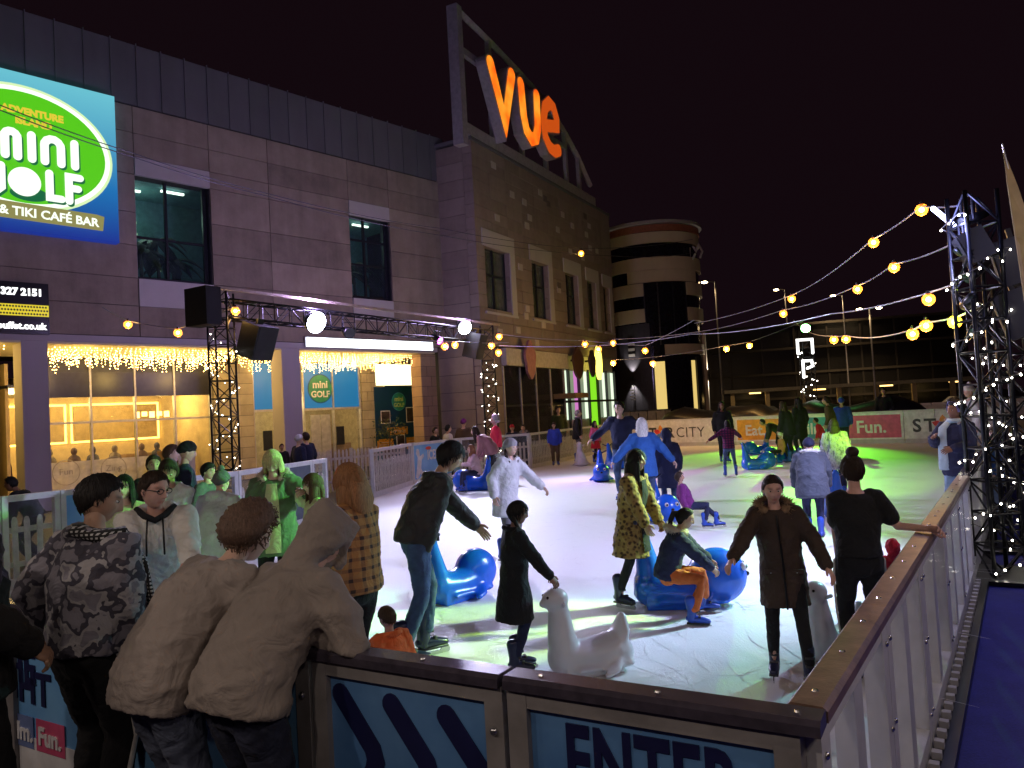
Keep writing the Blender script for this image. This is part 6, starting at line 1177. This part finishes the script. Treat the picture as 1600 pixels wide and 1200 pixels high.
# near skaters
def drawcord(o, Mw, J):
    q = MB(); c = J['P'][4]
    for sx in (-1, 1): q.tube([c+np.array([sx*.045, .105, -.04]), c+np.array([sx*.05, .16, -.14]), c+np.array([sx*.052, .168, -.26])], .006, 6)
    q.build('drawcord', M_black, o, True, Mw); q = MB(); q.tube([c+np.array([-.11, 0, .02]), c+np.array([-.06, .08, -.02]), c+np.array([0, .1, -.05]), c+np.array([.06, .08, -.02]), c+np.array([.11, 0, .02])], .022, 8); q.build('hood_lining', C_black, o, True, Mw)
    q = MB(); q.box((.12, .150, 1.24), (.05, .02, .012)); q.box((.125, .151, 1.222), (.035, .02, .01)); q.build('chest_logo', M_black, o, False, Mw)
person('man with glasses and short hair in a white hooded top at the barrier', 240, 737, 4.75, 158, lean=14, hunch=8, top=C_white, hem=.84, legs=C_djean, hair='dark', style='crop', skin='pink', glasses=True, hood='down', hy=-42, hp=6, hl=DP(300, 900, 4.4), hr=DP(205, 950, 4.25), fat=1.12, loose=1.4, extra=drawcord, feet='navy')
person('woman with orange headband and long reddish hair in an orange plaid shirt', 545, 728, 4.9, -62, top=C_plaid, hem=.86, legs=C_black, hair='ginger', style='loose', skin='pink', glasses=True, fem=True, band=cloth('headband_orange', (.6, .17, .07)), fat=1.12, hl=DP(545, 985, 4.75), hr=('L', .2, .1, .85), hp=10, feet='navy', hairlen=.13)
person('toddler with cropped brown hair in a bright orange coat by the barrier', 604, 948, 4.1, -50, top=C_hviz, hem=.8, legs=C_navy, hair='brown', style='crop', skin='pink', hp=24, fat=1.25, hood='collar', loose=1.3)
person('man in charcoal jacket and jeans reaching out one arm', 703, 708, 6.2, 66, 1.74, lean=20, hunch=16, top=C_dkjac, hem=.88, legs=C_jean, hair='black', style='short', skin='tan', hl=DP(772, 850, 6.35), hr=DP(652, 905, 5.95), fl=(-.13, .1, 0), fr=(.12, -.14, 0), hp=26, fat=1.05, feet='navy', hand_curl=.25, zipc=M_black, hood='collar', loose=1.3, extra=lambda o, Mw, J: MB().tube([J['wr']+(J['er']-J['wr'])*.06, J['wr']+(J['er']-J['wr'])*.22], .052, 12, None, 0, False).build('wristband', C_white, o, True, Mw))
person('girl with glasses and dark tied hair in a knee length black coat', 808, 784, 5.65, 84, top=C_black, hem=.50, flare=.06, legs=C_navy, legfit=.4, hair='black', style='braid', skin='brown', glasses=True, fem=True, hl=DP(862, 905, 5.75), hr=DP(868, 912, 5.5), feet='navy', lean=5, hood='collar', hp=8)
person('smiling young woman in leopard print fur coat pushing a blue seal', 993, 704, 7.3, 128, top=C_leo, hem=.52, flare=.05, legs=C_black, legfit=.4, hair='black', style='long', hairlen=.42, skin='tan', fem=True, hl=DP(1040, 838, 7.2), hr=DP(1022, 852, 7.0), fl=(-.12, .06, 0), fr=(.12, -.12, 0), lean=8, hy=-8, hp=2, feet='navy', loose=1.5, inner=C_black)
person('child in dark jacket and orange trousers riding the blue seal', 1070, 797, 6.85, 104, 1.28, pz=.50, lean=16, hunch=10, top=C_navy, hem=.4, legs=C_orange, hair='black', style='pony', skin='tan', fem=True, hood='down', fur='cream', hl=DP(1118, 885, 7.05), hr=DP(1112, 888, 6.75), fl=(-.3, .42, -.03), fr=(.24, .30, -.06), hp=12, loose=1.4)
person('girl in brown parka with fur collar skating hand in hand', 1206, 744, 5.15, 194, top=C_brown, hem=.60, flare=.015, legs=C_black, legfit=.3, hair='dark', style='pony', skin='pink', fem=True, hood='down', fur='brown', hr=DP(1130, 898, 4.9), hl=DP(1293, 885, 5.0), hp=8, hy=-4, feet='navy', fl=(-.15, .20, 0), fr=(.11, -.12, 0), side=4, lean=5, hand_curl=.5, zipc=M_black)
person('woman with a hair bun in black T-shirt resting one hand on the rail', 1330, 712, 5.15, 12, top=C_black, hem=.97, sleeve=.36, legs=C_black, legfit=.8, hair='dark', style='bun', skin='pink', fem=True, hl=DP(1312, 905, 5.3), hr=G(1450, 826, 1.03), twist=-4, fl=(-.1, 0, 0), fr=(.12, .05, 0), feet='navy', stripe=C_white, fat=1.0, loose=.5, hand_curl=.85, elbr=(.6, -.2, -.8))
person('small child in a red hooded coat behind the clear barrier', 1394, 846, 5.7, 20, top=C_red, hem=.7, legs=C_black, hood='up', skin='pink', fat=1.7, loose=1.8)
person('woman with dark curly hair and pale blue scarf by the lattice tower', 1490, 628, 10.2, -118, top=C_navy, hem=.72, legs=C_ljean, hair='black', style='afro', skin='brown', fem=True, fur='grey', hood='down', band=cloth('headband_lilac', (.2, .2, .5)), scarf=C_ltblue, hy=10, hr=('L', .12, .34, 1.25), hl=('L', -.12, .30, 1.1), fat=1.1, loose=1.6)
# green lit group beside the arcade
person('woman in fur hooded parka over yellow top looking down under green light', 425, 704, 7.4, 172, top=C_green, hem=.66, legs=C_black, hair='blond', style='long', hairlen=.08, skin='pale', fem=True, hood='down', fur='cream', inner=C_yel, hp=38, hl=DP(476, 770, 7.2), fat=1.15, loose=1.6, group='skaters under the green light')
person('boy in hooded coat and bobble hat seen from behind under green light', 346, 738, 7.6, 8, top=C_pale, hem=.66, legs=C_pale, hat=C_grey, pom=True, hood='down', skin='pale', fat=1.25, loose=1.5, lean=10, hunch=10, group='skaters under the green light')
person('little girl with long dark hair in a pale yellow top', 488, 742, 7.1, -118, top=C_yel, hem=.85, legs=C_jean, hair='brown', style='long', skin='pale', fem=True, hr=DP(468, 775, 7.2), group='skaters under the green light')
person('young man looking down in a pale grey shouldered jacket', 263, 718, 7.3, 168, top=C_pale, hem=.84, legs=C_djean, hair='dark', style='short', skin='tan', hp=34, hl=('L', .0, .22, .95), hr=('L', -.02, .24, .92), fat=1.05, hood='collar', group='skaters under the green light')
person('dark haired girl peeping between the two men at the barrier', 193, 744, 6.8, 165, top=C_yel, hem=.85, legs=C_black, hair='black', style='long', skin='pale', fem=True, group='skaters under the green light')
person('man in black cap and long dark coat turned to the arcade', 292, 692, 9.6, 62, top=C_navy, hem=.7, legs=C_djean, hat=C_black, hair='brown', style='crop', skin='pink', fat=1.15, hp=12, lean=6)
person('man with dark bare head beside the capped man', 268, 696, 10.2, 80, top=C_black, hem=.8, legs=C_black, hair='brown', style='short', skin='pale', lean=8)
person('dark haired boy holding a phone beside the picket panel', 325, 724, 9.3, 105, top=C_grey, hem=.85, legs=C_djean, hair='black', style='short', skin='pink', hl=('L', -.05, .32, 1.15), hp=15)
person('person with short dark hair behind the man in glasses', 240, 712, 9.0, 150, top=C_black, hem=.85, legs=C_black, hair='dark', style='short', skin='tan')
OUT = 'people outside the rink'
person('person in pale hood standing by the arcade pillar', 467, 680, 20, 40, gz=GZ, top=C_navy, hem=.8, legs=C_black, hat=C_pale, skin='pale', feet='shoe', group=OUT); person('dark dressed person next to the pale hood by the pillar', 477, 676, 20.4, -60, gz=GZ, top=C_navy, hem=.8, legs=C_black, hair='dark', skin='tan', feet='shoe', group=OUT)
person('dark figure hunched at a table beyond the picket panel', 16, 726, 12.5, -95, 1.72, gz=GZ, top=C_black, hem=.8, legs=C_black, hair='black', style='crop', skin='brown', lean=28, hunch=12, feet='shoe', pz=.78, group=OUT)
person('seated dark figure seen through the blue mini golf window', 440, 694, 24, 150, gz=GZ, top=C_black, hem=.8, legs=C_black, hair='dark', skin='tan', feet='shoe', group=OUT)
# middle of the rink
person('girl with braids in pale fur hooded coat gliding with arms out', 797, 687, 9.8, 128, top=C_pale, hem=.62, flare=.02, legs=C_grey, hair='dark', style='braid', skin='pale', fem=True, hood='down', fur='white', hr=DP(772, 775, 9.6), hl=DP(855, 768, 9.9), hat=cloth('grey_hat', (.3, .28, .3)), quilt=.008, loose=1.6, lean=6, side=-6)
person('girl with long auburn hair in pale pink coat sitting on a blue seal', 735, 688, 19.2, -105, 1.5, pz=.52, top=C_lpink, hem=.4, legs=C_navy, hair='auburn', style='long', skin='pale', fem=True, hl=('L', -.1, .42, .75), hr=('L', .1, .42, .75), fl=(-.2, .45, 0), fr=(.2, .45, 0), lean=12)
person('woman in dusty pink jacket bending towards the seated girl', 741, 660, 19.9, -78, 1.72, lean=32, hunch=18, top=C_pink, hem=.82, legs=C_black, legfit=.4, hair='dark', style='long', skin='pale', fem=True, fat=1.15, loose=1.5)
person('woman with tied grey hair in a red fleece', 772, 650, 21.5, -95, top=C_red, hem=.88, legs=C_black, hair='grey', style='curly', skin='pink', fem=True, fat=1.1)
for (x, y, D, az, lab, tp, hr_, ht) in ((700, 664, 24.6, 60, 'dark haired onlooker in pale top behind the blue banner', C_white, 'black', None), (724, 655, 26.2, 20, 'onlooker in purple beanie behind the blue banner', C_brn2, 'dark', C_purple), (800, 664, 27.5, 180, 'onlooker in red hat behind the picket panel', C_navy, 'dark', C_red), (817, 664, 27.2, 190, 'onlooker in navy hooded coat behind the picket panel', C_navy, 'black', None), (680, 668, 25.5, 120, 'dim onlooker at the end of the arcade', C_black, 'dark', None), (872, 636, 34, 170, 'dim person standing at the cinema entrance', C_dgreen, 'dark', None)):
    person(lab, x, y, D, az, gz=GZ, top=tp, hem=.75, legs=C_black, hair=hr_, hat=ht, skin='pale', feet='shoe', group=OUT, fur='grey' if '817' in str(x) else None)
person('child in royal blue jacket standing at the picket panel', 865, 660, 26.6, 180, top=C_blue, hem=.78, legs=C_brn2, legfit=2, hair='dark', style='short', skin='tan', hp=20, fat=1.1)
person('person in dark jacket with grey scarf near the white aid', 903, 641, 27.2, 95, top=C_black, hem=.75, legs=C_grey, hair='grey', style='short', skin='pale', scarf=C_grey, lean=6)
person('small girl in hot pink top and red skirt', 929, 658, 26.8, 140, top=C_hot, hem=.88, legs=C_black, skirt=C_skirt, hair='black', style='long', skin='tan', fem=True)
person('tall man in navy sweater with arms spread', 967, 628, 15.5, -165, top=C_navy, hem=.88, legs=C_jean, hair='black', style='short', skin='pale', hr=('L', .52, .05, 1.08), hl=('L', -.48, .08, 1.02), lean=8, hy=20)
person('blond woman in blue cardigan reaching both arms out', 1002, 654, 12.8, 8, top=C_cblue, hem=.72, flare=.02, legs=C_jean, hair='white', style='long', hairlen=.16, skin='pale', fem=True, hl=DP(942, 742, 13), hr=DP(1066, 735, 12.6), loose=1.4, fat=1.1)
person('woman in long dark hooded coat seen from behind', 1040, 672, 13.4, 5, top=C_navy, hem=.5, legs=C_jean, hood='up', hair='dark', skin='tan', fat=1.15, flare=.03)
person('child in purple coat slipping with one leg stretched out', 1062, 752, 11.6, 95, 1.12, pz=.52, lean=-18, top=C_purple, hem=.4, legs=C_navy, hair='dark', style='short', skin='tan', fl=(-.1, .66, .0), fr=(.12, .35, .02))
person('girl in purple check coat and jeans pushing a blue seal', 1136, 657, 19.4, 12, top=C_check, hem=.82, legs=C_jean, legfit=.3, hair='black', style='long', skin='tan', fem=True, hl=DP(1102, 692, 19.4), hr=DP(1164, 688, 19.8), fl=(-.16, 0, 0), fr=(.18, .06, 0), hood='down')
person('dark clothed skater in front of the star logo', 1127, 628, 24, 185, top=C_black, hem=.7, legs=C_black, hair='black', style='long', skin='brown', fat=1.2)
person('child in dark green coat bending over a blue seal', 1190, 645, 25, -80, 1.5, lean=52, hunch=20, top=C_dgreen, hem=.82, legs=C_black, hair='black', style='short', skin='tan')
person('skater in black with green lit hair beside the orange tile', 1222, 628, 22.6, -35, top=C_black, hem=.72, legs=C_black, hair='dark', style='long', skin='tan', lean=14, fem=True, fat=1.1)
person('skater in long black coat next to the green lit one', 1246, 622, 23.4, -20, top=C_black, hem=.55, legs=C_black, hair='black', style='long', skin='brown', fem=True, fat=1.1)
person('child in brown orange coat sitting on the far blue seal', 1218, 668, 22.4, -95, 1.15, pz=.5, top=cloth('tan_coat', (.35, .18, .05)), hem=.4, legs=C_black, hat=C_white, skin='tan', fl=(-.2, .4, 0), fr=(.2, .4, 0))
person('skater in brown jacket with dark hair below the green lamp', 1290, 620, 24.5, -60, top=C_brn2, hem=.82, legs=C_black, hair='dark', style='short', skin='tan', lean=10)
person('skater in bright blue hooded jacket beside the pink tile', 1314, 622, 25, 20, top=C_blue, hem=.8, legs=C_navy, hat=C_blue, skin='tan')
person('small child in red jacket among the far skaters', 1274, 653, 23, -60, top=C_red, hem=.8, legs=C_black, hair='black', skin='tan', lean=20)
person('lone man in black standing at the pink tile', 1380, 606, 29.6, -150, top=C_black, hem=.82, legs=C_black, hair='dark', style='short', skin='tan', lean=8, hp=15)
person('woman in grey and white fur coat seen from behind', 1302, 656, 13.6, 12, top=C_fur, hem=.66, legs=C_navy, hair='dark', style='loose', skin='tan', fem=True, fat=1.12, loose=2.0, foldk=1.6, lean=10)
person('child in slate parka with white fur hood bending forward', 1264, 700, 10.6, 20, 1.42, lean=34, hunch=16, top=C_slate, hem=.62, legs=C_navy, hat=C_navy, skin='tan', hood='down', fur='white', fat=1.3, loose=1.8, flare=.02)
person('onlooker in white bobble hat beyond the far corner', 1513, 603, 19, -90, gz=GZ, top=C_pale, hem=.7, legs=C_grey, hat=C_white, pom=True, skin='pale', feet='shoe', group=OUT)
person('onlooker in blue and white top behind the fairy lit tower', 1555, 668, 11.5, -60, gz=GZ, top=C_cblue, hem=.8, legs=C_ljean, hair='dark', style='long', skin='pale', fem=True, feet='shoe', group=OUT)
flush()
for r in REPORT: print('PERSON %-60s H=%.2f proj=(%.0f,%.0f) want=%s' % (r[0][:60], r[1], r[2][0], r[2][1], r[3]))

# lettering becomes plain mesh
dg = bpy.context.evaluated_depsgraph_get(); fonts = [o for o in COL.objects if o.type == 'FONT']; done = [(o, bpy.data.meshes.new_from_object(o.evaluated_get(dg))) for o in fonts]
for o, me in done:
    par, mb_, mp_ = o.parent, o.matrix_basis.copy(), o.matrix_parent_inverse.copy(); bpy.data.objects.remove(o)
    n = bpy.data.objects.new('lettering', me); COL.objects.link(n); n.parent = par; n.matrix_parent_inverse = mp_; n.matrix_basis = mb_
